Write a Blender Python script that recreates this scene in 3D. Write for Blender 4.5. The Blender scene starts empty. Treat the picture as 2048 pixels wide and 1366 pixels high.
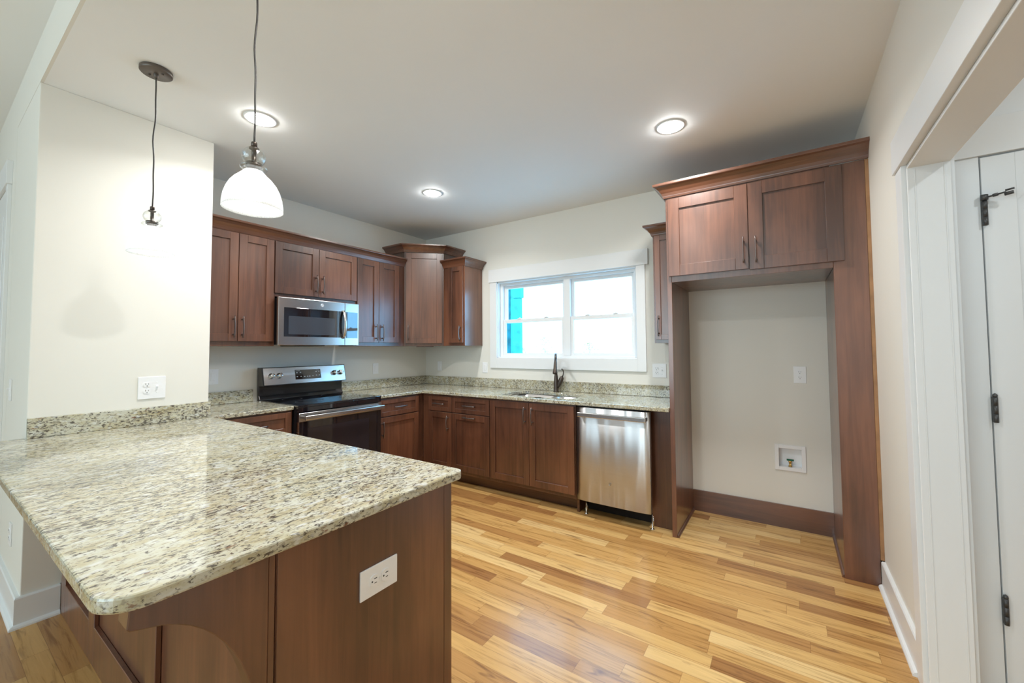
import bpy, bmesh, math, random
from mathutils import Matrix, Vector
random.seed(7)
S = bpy.context.scene
COL = S.collection
PI = math.pi

# ------------------------------------------------------------------ camera
W_PX, H_PX = 2048, 1366
cam_d = bpy.data.cameras.new('camera')
cam = bpy.data.objects.new('camera', cam_d); COL.objects.link(cam)
yaw, pitch, roll = -0.579, 0.0392, -0.0074
fw = Vector((math.sin(yaw)*math.cos(pitch), math.cos(yaw)*math.cos(pitch), math.sin(pitch)))
rt = Vector((math.cos(yaw), -math.sin(yaw), 0)); up = rt.cross(fw)
rt, up = math.cos(roll)*rt + math.sin(roll)*up, -math.sin(roll)*rt + math.cos(roll)*up
cam.matrix_world = Matrix(((rt.x, up.x, -fw.x, 3.8541), (rt.y, up.y, -fw.y, -3.6306), (rt.z, up.z, -fw.z, 1.3515), (0, 0, 0, 1)))
cam_d.sensor_width = 36; cam_d.sensor_fit = 'HORIZONTAL'
cam_d.lens = 804.89*36/W_PX
cam_d.shift_x = (1024-1045.28)/W_PX
cam_d.shift_y = (664.81-683)/W_PX
cam_d.clip_start = 0.02; cam_d.clip_end = 500
S.camera = cam

# ------------------------------------------------------------------ view, world, large lights
S.view_settings.view_transform = 'Standard'
S.view_settings.look = 'None'
S.view_settings.gamma = 1.0
S.view_settings.use_curve_mapping = False
S.view_settings.exposure = 0.36
S.cycles.use_denoising = True
S.cycles.max_bounces = 12
S.cycles.diffuse_bounces = 8
S.cycles.glossy_bounces = 4
S.cycles.transmission_bounces = 8
S.cycles.transparent_max_bounces = 12
S.cycles.sample_clamp_indirect = 6.0
S.cycles.caustics_reflective = False
S.cycles.caustics_refractive = False

SKY_STRENGTH = 7.5
world = bpy.data.worlds.new('world'); S.world = world
world.use_nodes = True
bgn = world.node_tree.nodes['Background']
bgn.inputs[0].default_value = (0.25, 0.62, 1.0, 1)
bgn.inputs[1].default_value = SKY_STRENGTH

def area(name, loc, size, power, color=(1, 1, 1), aim=(0, 0, -1), shape='RECTANGLE', spread=PI):
    d = bpy.data.lights.new(name, 'AREA'); d.energy = power; d.color = color
    d.shape = shape; d.size = size[0]
    if shape in ('RECTANGLE', 'ELLIPSE'): d.size_y = size[1]
    d.spread = spread
    o = bpy.data.objects.new(name, d); COL.objects.link(o)
    o.location = loc
    o.rotation_euler = Vector(aim).to_track_quat('-Z', 'Y').to_euler()
    return o
# area light inside the great room, standing in for daylight from behind the camera
area('daylight_rear', (1.6, -7.96, 1.6), (4.0, 2.0), 120, (0.66, 0.88, 1.0), (0, 1, 0.0))
# lamp of the pantry hall beyond the cased opening
area('hall_lamp', (5.25, -2.35, 2.70), (0.16, 0.16), 10, (0.90, 0.98, 1.0), (0, 0, -1), 'DISK')

CAN_POWER = 11.5

# ------------------------------------------------------------------ material helpers
def mat(name):
    m = bpy.data.materials.new(name); m.use_nodes = True
    nt = m.node_tree
    return m, nt, nt.nodes['Principled BSDF']
def N(nt, t, **kw):
    n = nt.nodes.new(t)
    for k, v in kw.items(): setattr(n, k, v)
    return n
def L(nt, a, b): nt.links.new(a, b)
def ramp(nt, stops, interp='LINEAR'):
    n = N(nt, 'ShaderNodeValToRGB'); cr = n.color_ramp; cr.interpolation = interp
    while len(cr.elements) < len(stops): cr.elements.new(0.5)
    for e, (p, c) in zip(cr.elements, stops):
        e.position = p; e.color = (*c, 1) if len(c) == 3 else c
    return n
def mix(nt, a, b, fac, mode='MIX'):
    n = N(nt, 'ShaderNodeMix', data_type='RGBA', blend_type=mode)
    for sock, v in ((n.inputs[0], fac), (n.inputs[6], a), (n.inputs[7], b)):
        if hasattr(v, 'links'): L(nt, v, sock)
        elif isinstance(v, (int, float)): sock.default_value = v
        else: sock.default_value = (*v, 1)
    return n.outputs[2]
def math_(nt, op, a, b=None, c=None):
    n = N(nt, 'ShaderNodeMath', operation=op)
    for i, v in enumerate((a, b, c)):
        if v is None: continue
        if hasattr(v, 'links'): L(nt, v, n.inputs[i])
        else: n.inputs[i].default_value = v
    return n.outputs[0]
def coords(nt, scale=(1, 1, 1), kind='Object'):
    tc = N(nt, 'ShaderNodeTexCoord'); mp = N(nt, 'ShaderNodeMapping')
    mp.inputs['Scale'].default_value = scale
    L(nt, tc.outputs[kind], mp.inputs[0])
    return mp.outputs[0]
def noise(nt, vec, scale, detail=3, rough=0.5, dist=0.0):
    n = N(nt, 'ShaderNodeTexNoise'); L(nt, vec, n.inputs['Vector'])
    n.inputs['Scale'].default_value = scale; n.inputs['Detail'].default_value = detail
    n.inputs['Roughness'].default_value = rough; n.inputs['Distortion'].default_value = dist
    return n
def bump(nt, h, strength, dist=0.002):
    b = N(nt, 'ShaderNodeBump'); b.inputs['Strength'].default_value = strength
    b.inputs['Distance'].default_value = dist; L(nt, h, b.inputs['Height'])
    return b.outputs[0]

def plain(name, color, rough=0.5, metal=0.0, coat=0.0, spec=0.5, var=0.0):
    m, nt, p = mat(name)
    p.inputs['Base Color'].default_value = (*color, 1)
    p.inputs['Roughness'].default_value = rough
    p.inputs['Metallic'].default_value = metal
    p.inputs['Coat Weight'].default_value = coat
    p.inputs['Specular IOR Level'].default_value = spec
    if var:
        n = noise(nt, coords(nt), 9, 4)
        c = ramp(nt, [(0.3, tuple(x*(1-var) for x in color)), (0.7, tuple(min(1, x*(1+var)) for x in color))])
        L(nt, n.outputs[0], c.inputs[0]); L(nt, c.outputs[0], p.inputs['Base Color'])
    return m
def paint(name, color, rough=0.55, tex=0.05):
    m, nt, p = mat(name)
    v = coords(nt)
    n = noise(nt, v, 1.3, 3)
    c = ramp(nt, [(0.3, tuple(x*0.985 for x in color)), (0.7, tuple(min(1, x*1.012) for x in color))])
    L(nt, n.outputs[0], c.inputs[0]); L(nt, c.outputs[0], p.inputs['Base Color'])
    p.inputs['Roughness'].default_value = rough
    p.inputs['Specular IOR Level'].default_value = 0.35
    n2 = noise(nt, v, 260, 2)
    L(nt, bump(nt, n2.outputs[0], tex, 0.001), p.inputs['Normal'])
    return m

M = {}
M['wall'] = paint('wall_paint', (0.725, 0.705, 0.65))
M['ceiling'] = paint('ceiling_paint', (0.82, 0.835, 0.84), 0.7)
M['white'] = paint('white_trim_paint', (0.75, 0.76, 0.765), 0.32, 0.01)
M['plastic'] = plain('white_plastic', (0.80, 0.80, 0.81), 0.35, spec=0.5, var=0.01)
M['slot'] = plain('dark_slot', (0.03, 0.03, 0.03), 0.6)
M['bronze'] = plain('oil_rubbed_bronze', (0.085, 0.066, 0.055), 0.36, 0.75, var=0.08)
M['pull'] = plain('bronze_pull', (0.20, 0.165, 0.155), 0.34, 0.85, var=0.05)
M['canopy'] = plain('bronze_canopy', (0.12, 0.10, 0.085), 0.42, 0.4, var=0.05)
M['cord'] = plain('dark_cord', (0.045, 0.04, 0.037), 0.6, var=0.1)
M['hinge'] = plain('hinge_bronze', (0.075, 0.075, 0.075), 0.45, 0.5, var=0.05)
M['black'] = plain('black_enamel', (0.012, 0.012, 0.014), 0.16, coat=0.3, var=0.1)
M['blackglass'] = plain('black_glass', (0.008, 0.008, 0.011), 0.03, coat=1.0, spec=0.9)
M['ovenglass'] = plain('oven_window_glass', (0.022, 0.017, 0.020), 0.04, spec=0.6)
M['mwscreen'] = plain('microwave_window_mesh', (0.045, 0.05, 0.062), 0.10, spec=0.8)
M['darkgap'] = plain('dark_gap', (0.012, 0.010, 0.010), 0.7)
M['chrome'] = plain('polished_steel', (0.72, 0.72, 0.72), 0.12, 1.0)
M['brass'] = plain('brass', (0.62, 0.40, 0.13), 0.3, 1.0, var=0.05)
M['green'] = plain('green_plastic', (0.0, 0.11, 0.06), 0.4, var=0.05)
M['badge'] = plain('silver_badge', (0.80, 0.80, 0.82), 0.25, 0.7)
M['icon'] = plain('pale_print', (0.55, 0.58, 0.62), 0.5)
M['caulk'] = plain('raw_wood_edge', (0.33, 0.17, 0.075), 0.5, var=0.25)

def wood(name, grain_axis, dark=1.0, base=((0.058, 0.0215, 0.0120), (0.118, 0.0445, 0.0235), (0.186, 0.072, 0.037)), rough=0.36, vary=0.16):
    m, nt, p = mat(name)
    sc = [34, 34, 34]; sc['xyz'.index(grain_axis)] = 1.6
    oi = N(nt, 'ShaderNodeObjectInfo')
    tc = N(nt, 'ShaderNodeTexCoord')
    off = N(nt, 'ShaderNodeVectorMath', operation='MULTIPLY_ADD')
    comb = N(nt, 'ShaderNodeCombineXYZ')
    for i in range(3): L(nt, oi.outputs['Random'], comb.inputs[i])
    L(nt, comb.outputs[0], off.inputs[0]); off.inputs[1].default_value = (7.3, 5.1, 9.7)
    L(nt, tc.outputs['Object'], off.inputs[2])
    mp = N(nt, 'ShaderNodeMapping'); mp.inputs['Scale'].default_value = sc; L(nt, off.outputs[0], mp.inputs[0])
    g = noise(nt, mp.outputs[0], 1.0, 6, 0.6, 0.6)
    sb = [3.2, 3.2, 3.2]; sb['xyz'.index(grain_axis)] = 0.9
    mp2 = N(nt, 'ShaderNodeMapping'); mp2.inputs['Scale'].default_value = sb; L(nt, off.outputs[0], mp2.inputs[0])
    b = noise(nt, mp2.outputs[0], 1.0, 4, 0.55, 0.4)
    f = math_(nt, 'ADD', math_(nt, 'MULTIPLY', g.outputs[0], 0.36), math_(nt, 'MULTIPLY', b.outputs[0], 0.64))
    d = [tuple(x*dark for x in c) for c in base]
    c = ramp(nt, [(0.36, d[0]), (0.5, d[1]), (0.64, d[2])]); L(nt, f, c.inputs[0])
    hsv = N(nt, 'ShaderNodeHueSaturation'); L(nt, c.outputs[0], hsv.inputs['Color'])
    v = math_(nt, 'MULTIPLY_ADD', oi.outputs['Random'], vary, 1-vary/2)
    L(nt, v, hsv.inputs['Value'])
    L(nt, hsv.outputs[0], p.inputs['Base Color'])
    p.inputs['Roughness'].default_value = rough
    p.inputs['Coat Weight'].default_value = 0.85; p.inputs['Coat IOR'].default_value = 1.55; p.inputs['Coat Roughness'].default_value = 0.24
    L(nt, bump(nt, g.outputs[0], 0.06, 0.0006), p.inputs['Normal'])
    return m
M['wood'] = wood('stained_wood_vertical', 'z')
M['wood_x'] = wood('stained_wood_along_x', 'x')
M['wood_y'] = wood('stained_wood_along_y', 'y')
M['wood_dk'] = wood('stained_wood_frame', 'z', 0.72)

def granite():
    m, nt, p = mat('speckled_granite')
    tc = N(nt, 'ShaderNodeTexCoord')
    mp = N(nt, 'ShaderNodeMapping'); L(nt, tc.outputs['Object'], mp.inputs[0])
    mp.inputs['Rotation'].default_value = (0, 0, math.radians(12)); mp.inputs['Scale'].default_value = (1.0, 0.5, 1.0)
    v = mp.outputs[0]
    base = noise(nt, v, 22, 5, 0.7)
    cb = ramp(nt, [(0.30, (0.36, 0.305, 0.170)), (0.44, (0.455, 0.415, 0.285)), (0.56, (0.52, 0.505, 0.405)), (0.72, (0.55, 0.55, 0.50))])
    L(nt, base.outputs[0], cb.inputs[0])
    big = noise(nt, v, 5.0, 3, 0.5)
    # density of flakes changes over the slab
    dens = math_(nt, 'MULTIPLY', math_(nt, 'SUBTRACT', big.outputs[0], 0.5), 0.22)
    grey = noise(nt, v, 105, 4, 0.6, 0.3)
    gm = ramp(nt, [(0.525, (0, 0, 0)), (0.58, (1, 1, 1))]); L(nt, math_(nt, 'ADD', grey.outputs[0], dens), gm.inputs[0])
    col = mix(nt, cb.outputs[0], (0.20, 0.18, 0.14), math_(nt, 'MULTIPLY', gm.outputs[0], 0.6))
    mp3 = N(nt, 'ShaderNodeMapping'); L(nt, v, mp3.inputs[0]); mp3.inputs['Location'].default_value = (3.7, 1.9, 5.2)
    dk = noise(nt, mp3.outputs[0], 118, 4, 0.62, 0.4)
    dm = ramp(nt, [(0.548, (0, 0, 0)), (0.595, (1, 1, 1))]); L(nt, math_(nt, 'ADD', dk.outputs[0], dens), dm.inputs[0])
    col = mix(nt, col, (0.055, 0.043, 0.036), math_(nt, 'MULTIPLY', dm.outputs[0], 0.9))
    mp4 = N(nt, 'ShaderNodeMapping'); L(nt, v, mp4.inputs[0]); mp4.inputs['Location'].default_value = (-6.1, 4.4, 0.7)
    rd = noise(nt, mp4.outputs[0], 70, 3, 0.5)
    rm = ramp(nt, [(0.66, (0, 0, 0)), (0.72, (1, 1, 1))]); L(nt, rd.outputs[0], rm.inputs[0])
    col = mix(nt, col, (0.17, 0.075, 0.045), math_(nt, 'MULTIPLY', rm.outputs[0], 0.8))
    mp5 = N(nt, 'ShaderNodeMapping'); L(nt, v, mp5.inputs[0]); mp5.inputs['Location'].default_value = (2.1, -7.4, 3.7)
    wt = noise(nt, mp5.outputs[0], 50, 3, 0.5)
    wm = ramp(nt, [(0.58, (0, 0, 0)), (0.68, (1, 1, 1))]); L(nt, wt.outputs[0], wm.inputs[0])
    col = mix(nt, col, (0.63, 0.64, 0.625), math_(nt, 'MULTIPLY', wm.outputs[0], 0.65))
    L(nt, col, p.inputs['Base Color'])
    p.inputs['Roughness'].default_value = 0.07
    p.inputs['Specular IOR Level'].default_value = 0.6
    return m
M['granite'] = granite()

def oak_floor():
    m, nt, p = mat('oak_strip_floor')
    tc = N(nt, 'ShaderNodeTexCoord'); sp = N(nt, 'ShaderNodeSeparateXYZ'); L(nt, tc.outputs['Object'], sp.inputs[0])
    x, y = sp.outputs[0], sp.outputs[1]
    w = 0.083
    yy = math_(nt, 'DIVIDE', y, w); row = math_(nt, 'FLOOR', yy)
    def wn1(v, add):
        n = N(nt, 'ShaderNodeTexWhiteNoise', noise_dimensions='1D'); L(nt, math_(nt, 'ADD', v, add), n.inputs['W']); return n.outputs['Value']
    r1, r2 = wn1(row, 0.37), wn1(row, 51.2)
    ln = math_(nt, 'MULTIPLY_ADD', r2, 0.55, 0.42)
    xx = math_(nt, 'DIVIDE', math_(nt, 'MULTIPLY_ADD', r1, 9.0, x), ln); idx = math_(nt, 'FLOOR', xx)
    cv = N(nt, 'ShaderNodeCombineXYZ'); L(nt, row, cv.inputs[0]); L(nt, idx, cv.inputs[1])
    wn = N(nt, 'ShaderNodeTexWhiteNoise', noise_dimensions='2D'); L(nt, cv.outputs[0], wn.inputs['Vector'])
    val = wn.outputs['Value']
    tone = ramp(nt, [(0.0, (0.32, 0.150, 0.052)), (0.16, (0.44, 0.228, 0.078)), (0.38, (0.54, 0.305, 0.104)), (0.64, (0.60, 0.357, 0.128)), (0.88, (0.655, 0.415, 0.162)), (1.0, (0.71, 0.485, 0.220))])
    L(nt, val, tone.inputs[0])
    # grain along the board
    gv = N(nt, 'ShaderNodeCombineXYZ')
    L(nt, math_(nt, 'MULTIPLY_ADD', val, 37.0, math_(nt, 'MULTIPLY', x, 2.2)), gv.inputs[0])
    L(nt, math_(nt, 'MULTIPLY', y, 46.0), gv.inputs[1]); L(nt, math_(nt, 'MULTIPLY', val, 91.0), gv.inputs[2])
    g = noise(nt, gv.outputs[0], 1.0, 6, 0.62, 0.9)
    gr = ramp(nt, [(0.33, (0.46, 0.38, 0.30)), (0.48, (0.94, 0.93, 0.90)), (0.7, (1.10, 1.10, 1.10))]); L(nt, g.outputs[0], gr.inputs[0])
    col = mix(nt, tone.outputs[0], gr.outputs[0], 0.8, 'MULTIPLY')
    gv2 = N(nt, 'ShaderNodeCombineXYZ')
    L(nt, math_(nt, 'MULTIPLY_ADD', val, 17.0, math_(nt, 'MULTIPLY', x, 4.0)), gv2.inputs[0])
    L(nt, math_(nt, 'MULTIPLY', y, 26.0), gv2.inputs[1]); L(nt, math_(nt, 'MULTIPLY', val, 23.0), gv2.inputs[2])
    k = noise(nt, gv2.outputs[0], 1.0, 3, 0.5, 1.2)
    km = ramp(nt, [(0.61, (0, 0, 0)), (0.76, (1, 1, 1))]); L(nt, k.outputs[0], km.inputs[0])
    col = mix(nt, col, (0.15, 0.066, 0.026), math_(nt, 'MULTIPLY', km.outputs[0], 0.72))
    # joints
    fy = math_(nt, 'FRACT', yy); fx = math_(nt, 'FRACT', xx)
    ey = math_(nt, 'LESS_THAN', math_(nt, 'MINIMUM', fy, math_(nt, 'SUBTRACT', 1.0, fy)), 0.010)
    ex = math_(nt, 'LESS_THAN', math_(nt, 'MULTIPLY', math_(nt, 'MINIMUM', fx, math_(nt, 'SUBTRACT', 1.0, fx)), ln), 0.0009)
    col = mix(nt, col, (0.16, 0.07, 0.026), math_(nt, 'MULTIPLY', math_(nt, 'MAXIMUM', ex, ey), 0.55))
    L(nt, col, p.inputs['Base Color'])
    p.inputs['Roughness'].default_value = 0.24; p.inputs['Specular IOR Level'].default_value = 0.38
    p.inputs['Coat Weight'].default_value = 0.12; p.inputs['Coat Roughness'].default_value = 0.10
    L(nt, bump(nt, g.outputs[0], 0.05, 0.0008), p.inputs['Normal'])
    return m
M['floor'] = oak_floor()

def steel(name, axis, color=(0.60, 0.59, 0.58), rough=0.22, dents=0.0, aniso=0.3):
    m, nt, p = mat(name)
    p.inputs['Metallic'].default_value = 1.0
    sc = [420, 420, 420]; sc['xyz'.index(axis)] = 3
    n = noise(nt, coords(nt, sc), 1.0, 2)
    r = N(nt, 'ShaderNodeMapRange'); L(nt, n.outputs[0], r.inputs[0]); r.inputs[3].default_value = rough-0.015; r.inputs[4].default_value = rough+0.02
    L(nt, r.outputs[0], p.inputs['Roughness'])
    c = ramp(nt, [(0.3, tuple(x*0.95 for x in color)), (0.7, color)]); L(nt, n.outputs[0], c.inputs[0]); L(nt, c.outputs[0], p.inputs['Base Color'])
    p.inputs['Anisotropic'].default_value = aniso; p.inputs['Anisotropic Rotation'].default_value = 0.25
    tg = N(nt, 'ShaderNodeTangent', direction_type='RADIAL', axis='Z'); L(nt, tg.outputs[0], p.inputs['Tangent'])
    if dents:
        d = noise(nt, coords(nt, (7.0, 7.0, 0.9)), 1.0, 1, 0.4)
        L(nt, bump(nt, d.outputs[0], dents, 0.05), p.inputs['Normal'])
    return m
M['steel'] = steel('brushed_steel', 'y')
M['steel_dw'] = steel('brushed_steel_door', 'x', (0.58, 0.58, 0.59), 0.34, 0.75, 0.8)
M['steel_x'] = steel('brushed_steel_bar', 'x', (0.66, 0.65, 0.64), 0.24)
M['sinksteel'] = steel('sink_steel', 'x', (0.62, 0.60, 0.57), 0.28)

def clear_glass(name, seeds=False):
    m, nt, p = mat(name)
    nt.nodes.remove(p)
    out = nt.nodes['Material Output']
    tr = N(nt, 'ShaderNodeBsdfTransparent'); tr.inputs[0].default_value = (0.93, 0.95, 0.95, 1)
    gl = N(nt, 'ShaderNodeBsdfGlossy'); gl.inputs['Roughness'].default_value = 0.03
    fr = N(nt, 'ShaderNodeLayerWeight'); fr.inputs[0].default_value = 0.35
    mx = N(nt, 'ShaderNodeMixShader')
    f = math_(nt, 'MULTIPLY_ADD', fr.outputs['Facing'], 0.55, 0.05)
    L(nt, f, mx.inputs[0]); L(nt, tr.outputs[0], mx.inputs[1]); L(nt, gl.outputs[0], mx.inputs[2])
    if seeds:
        n = noise(nt, coords(nt), 210, 2)
        L(nt, bump(nt, n.outputs[0], 0.5, 0.002), gl.inputs['Normal'])
    L(nt, mx.outputs[0], out.inputs[0])
    return m
M['glass_clear'] = clear_glass('clear_seeded_glass', True)
def shade_glass():
    m, nt, p = mat('seeded_shade_glass')
    nt.nodes.remove(p); out = nt.nodes['Material Output']
    tl = N(nt, 'ShaderNodeBsdfTranslucent'); tl.inputs[0].default_value = (0.95, 0.96, 0.96, 1)
    tr = N(nt, 'ShaderNodeBsdfTransparent'); tr.inputs[0].default_value = (0.97, 0.98, 0.98, 1)
    gl = N(nt, 'ShaderNodeBsdfGlossy'); gl.inputs['Roughness'].default_value = 0.08
    vo = N(nt, 'ShaderNodeTexVoronoi'); L(nt, coords(nt), vo.inputs['Vector']); vo.inputs['Scale'].default_value = 260
    sr = ramp(nt, [(0.22, (0.42, 0.42, 0.42)), (0.42, (0.10, 0.10, 0.10))]); L(nt, vo.outputs['Distance'], sr.inputs[0])
    df = N(nt, 'ShaderNodeBsdfDiffuse'); df.inputs[0].default_value = (0.93, 0.94, 0.94, 1)
    m0 = N(nt, 'ShaderNodeMixShader'); m0.inputs[0].default_value = 0.45; L(nt, tl.outputs[0], m0.inputs[1]); L(nt, df.outputs[0], m0.inputs[2])
    m1 = N(nt, 'ShaderNodeMixShader'); L(nt, sr.outputs[0], m1.inputs[0]); L(nt, m0.outputs[0], m1.inputs[1]); L(nt, tr.outputs[0], m1.inputs[2])
    m2 = N(nt, 'ShaderNodeMixShader'); m2.inputs[0].default_value = 0.07
    L(nt, m1.outputs[0], m2.inputs[1]); L(nt, gl.outputs[0], m2.inputs[2]); L(nt, m2.outputs[0], out.inputs[0])
    return m
M['shade'] = shade_glass()
def window_glass():
    m, nt, p = mat('window_glass')
    nt.nodes.remove(p); out = nt.nodes['Material Output']
    tr = N(nt, 'ShaderNodeBsdfTransparent'); tr.inputs[0].default_value = (0.96, 0.98, 0.99, 1)
    gl = N(nt, 'ShaderNodeBsdfGlossy'); gl.inputs['Roughness'].default_value = 0.01
    lw = N(nt, 'ShaderNodeLayerWeight'); lw.inputs[0].default_value = 0.5
    mx = N(nt, 'ShaderNodeMixShader'); L(nt, math_(nt, 'MULTIPLY_ADD', math_(nt, 'POWER', lw.outputs['Facing'], 4.0), 0.5, 0.03), mx.inputs[0])
    L(nt, tr.outputs[0], mx.inputs[1]); L(nt, gl.outputs[0], mx.inputs[2]); L(nt, mx.outputs[0], out.inputs[0])
    return m
M['window_glass'] = window_glass()
def emit(name, color, strength):
    m, nt, p = mat(name)
    p.inputs['Base Color'].default_value = (0.8, 0.8, 0.8, 1)
    p.inputs['Emission Color'].default_value = (*color, 1); p.inputs['Emission Strength'].default_value = strength
    return m
M['lens'] = emit('lit_lens', (1.0, 0.99, 0.96), 120)
M['bulb'] = emit('lit_bulb', (0.98, 1.0, 0.99), 15)
M['post'] = plain('post_blue_shade_tint', (0.004, 0.10, 0.115), 0.8, var=0.5)  # dark teal base colour stands in for blue-lit shade on the post
M['post2'] = plain('board_blue_light_tint', (0.02, 0.30, 0.26), 0.7, var=0.3)  # blue daylight on the board put into its base colour
M['leaf'] = plain('overexposed_leaf', (0.55, 0.36, 0.17), 0.7, var=0.3)  # overexposed paleness of the leaves put into the base colour
M['bark'] = plain('overexposed_bark', (0.6, 0.40, 0.22), 0.8, var=0.3)  # same washed-out daylight painted into the bark colour
M['ground'] = plain('blown_out_ground', (0.75, 0.75, 0.72), 0.9, var=0.05)  # blown-out daylight white put into the ground's base colour

# ------------------------------------------------------------------ mesh builder
class MB:
    """collects shapes in one mesh; fr = local frame (x right, y into the wall, z up)"""
    def __init__(self, fr=None):
        self.bm = bmesh.new(); self.fr = fr or Matrix.Identity(4)
    def _fin(self, verts, faces, mi, smooth, M4=None):
        for f in faces: f.material_index = mi; f.smooth = smooth
        if M4 is not None:
            for v in verts: v.co = M4 @ v.co
    def box(self, x0, x1, y0, y1, z0, z1, mi=0, bev=0.0012, seg=1, M4=None):
        bm = self.bm
        x0, x1 = min(x0, x1), max(x0, x1); y0, y1 = min(y0, y1), max(y0, y1); z0, z1 = min(z0, z1), max(z0, z1)
        vs = [bm.verts.new((x, y, z)) for z in (z0, z1) for y in (y0, y1) for x in (x0, x1)]
        idx = ((0, 2, 3, 1), (4, 5, 7, 6), (0, 1, 5, 4), (2, 6, 7, 3), (0, 4, 6, 2), (1, 3, 7, 5))
        fs = [bm.faces.new([vs[i] for i in f]) for f in idx]
        bev = min(bev, 0.3*min(x1-x0, y1-y0, z1-z0))
        if bev > 0:
            es = list({e for f in fs for e in f.edges})
            r = bmesh.ops.bevel(bm, geom=es, offset=bev, segments=seg, affect='EDGES', profile=0.5)
            fs = list({f for f in r['faces']} | {f for f in fs if f.is_valid})
            vs = list({v for f in fs for v in f.verts})
        self._fin(vs, fs, mi, False, M4)
        return self
    def prism(self, pts, axis, a0, a1, mi=0, bev=0.0, seg=2, holes=(), smooth=False):
        """extrude a 2D outline along an axis; pts are the two other coordinates in xyz order"""
        bm = self.bm
        def mk(p, a):
            p = list(p); p.insert('xyz'.index(axis), a); return bm.verts.new(p)
        loops = [[mk(p, a0) for p in ring] for ring in (pts, *holes)]
        es = []
        for lp in loops:
            for i in range(len(lp)): es.append(bm.edges.new((lp[i], lp[(i+1) % len(lp)])))
        if holes:
            r = bmesh.ops.triangle_fill(bm, use_beauty=True, use_dissolve=False, edges=es)
            fs = [g for g in r['geom'] if isinstance(g, bmesh.types.BMFace)]
        else:
            fs = [bm.faces.new(loops[0])]
        r = bmesh.ops.extrude_face_region(bm, geom=fs, use_keep_orig=True)
        nv = [g for g in r['geom'] if isinstance(g, bmesh.types.BMVert)]
        d = [0, 0, 0]; d['xyz'.index(axis)] = a1-a0
        bmesh.ops.translate(bm, verts=nv, vec=d)
        allv = set(nv) | {v for lp in loops for v in lp}
        allf = {f for v in allv for f in v.link_faces}
        bmesh.ops.recalc_face_normals(bm, faces=list(allf))
        if bev > 0:
            k = 'xyz'.index(axis)
            be = [e for e in {e for f in allf for e in f.edges} if len(e.link_faces) == 2 and e.calc_face_angle(0) > 0.6
                  and abs(e.verts[0].co[k]-e.verts[1].co[k]) < 1e-6]
            r = bmesh.ops.bevel(bm, geom=be, offset=bev, segments=seg, affect='EDGES', profile=0.5)
            allf = {f for f in allf if f.is_valid} | set(r['faces'])
        for f in allf: f.material_index = mi; f.smooth = smooth
        return self
    def lathe(self, prof, seg=32, M4=None, mi=0, smooth=True, cap=False):
        bm = self.bm; rings = []
        for r, z in prof:
            if r < 1e-6: rings.append([bm.verts.new((0, 0, z))])
            else: rings.append([bm.verts.new((r*math.cos(2*PI*i/seg), r*math.sin(2*PI*i/seg), z)) for i in range(seg)])
        fs = []
        for a, b in zip(rings, rings[1:]):
            for i in range(seg):
                j = (i+1) % seg
                if len(a) == 1 and len(b) == 1: continue
                if len(a) == 1: fs.append(bm.faces.new((a[0], b[j], b[i])))
                elif len(b) == 1: fs.append(bm.faces.new((a[i], a[j], b[0])))
                else: fs.append(bm.faces.new((a[i], a[j], b[j], b[i])))
        if cap:
            for rg in (rings[0], rings[-1]):
                if len(rg) > 1: fs.append(bm.faces.new(rg))
        self._fin([v for r in rings for v in r], fs, mi, smooth, M4)
        return self
    def tube(self, pts, rad, seg=10, mi=0, smooth=True, flat=None):
        """sweep along pts; rad a number or list; flat=(rx, ry) factors on the section"""
        bm = self.bm; pts = [Vector(p) for p in pts]; n = len(pts)
        rads = rad if isinstance(rad, (list, tuple)) else [rad]*n
        T = []
        for i in range(n):
            t = pts[min(i+1, n-1)]-pts[max(i-1, 0)]; T.append(t.normalized())
        ref = Vector((0, 0, 1)) if abs(T[0].z) < 0.9 else Vector((1, 0, 0))
        u = T[0].cross(ref).normalized(); rings = []
        for i in range(n):
            u = (u-T[i]*u.dot(T[i])).normalized(); w = T[i].cross(u)
            fx, fy = flat or (1, 1)
            rings.append([bm.verts.new(pts[i]+rads[i]*(fx*u*math.cos(2*PI*k/seg)+fy*w*math.sin(2*PI*k/seg))) for k in range(seg)])
        fs = []
        for a, b in zip(rings, rings[1:]):
            for i in range(seg):
                j = (i+1) % seg; fs.append(bm.faces.new((a[i], a[j], b[j], b[i])))
        fs.append(bm.faces.new(rings[0][::-1])); fs.append(bm.faces.new(rings[-1]))
        self._fin([], fs, mi, smooth)
        fs[-1].smooth = fs[-2].smooth = False
        return self
    def sweep(self, path, prof, mi=0, closed=False, smooth=False):
        """profile (out, up) swept along a plan path [(x, y)], out = right-hand side of travel, mitred"""
        bm = self.bm; P = [Vector((p[0], p[1])) for p in path]; z0 = path[0][2] if len(path[0]) > 2 else 0
        n = len(P); rings = []
        def nrm(a, b):
            d = (b-a).normalized(); return Vector((d.y, -d.x))
        for i in range(n):
            if closed: n1, n2 = nrm(P[i-1], P[i]), nrm(P[i], P[(i+1) % n])
            else:
                n1 = nrm(P[max(i-1, 0)], P[max(i, 1)]); n2 = nrm(P[min(i, n-2)], P[min(i+1, n-1)])
            m = (n1+n2); m = m/(m.length_squared)*2 if m.length > 1e-6 else n1
            rings.append([bm.verts.new((P[i].x+m.x*o, P[i].y+m.y*o, z0+u)) for o, u in prof])
        fs = []; k = len(prof)
        pairs = list(zip(rings, rings[1:])) + ([(rings[-1], rings[0])] if closed else [])
        for a, b in pairs:
            for i in range(k):
                j = (i+1) % k; fs.append(bm.faces.new((a[i], a[j], b[j], b[i])))
        if not closed:
            fs.append(bm.faces.new(rings[0][::-1])); fs.append(bm.faces.new(rings[-1]))
        self._fin([], fs, mi, smooth)
        return self
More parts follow.
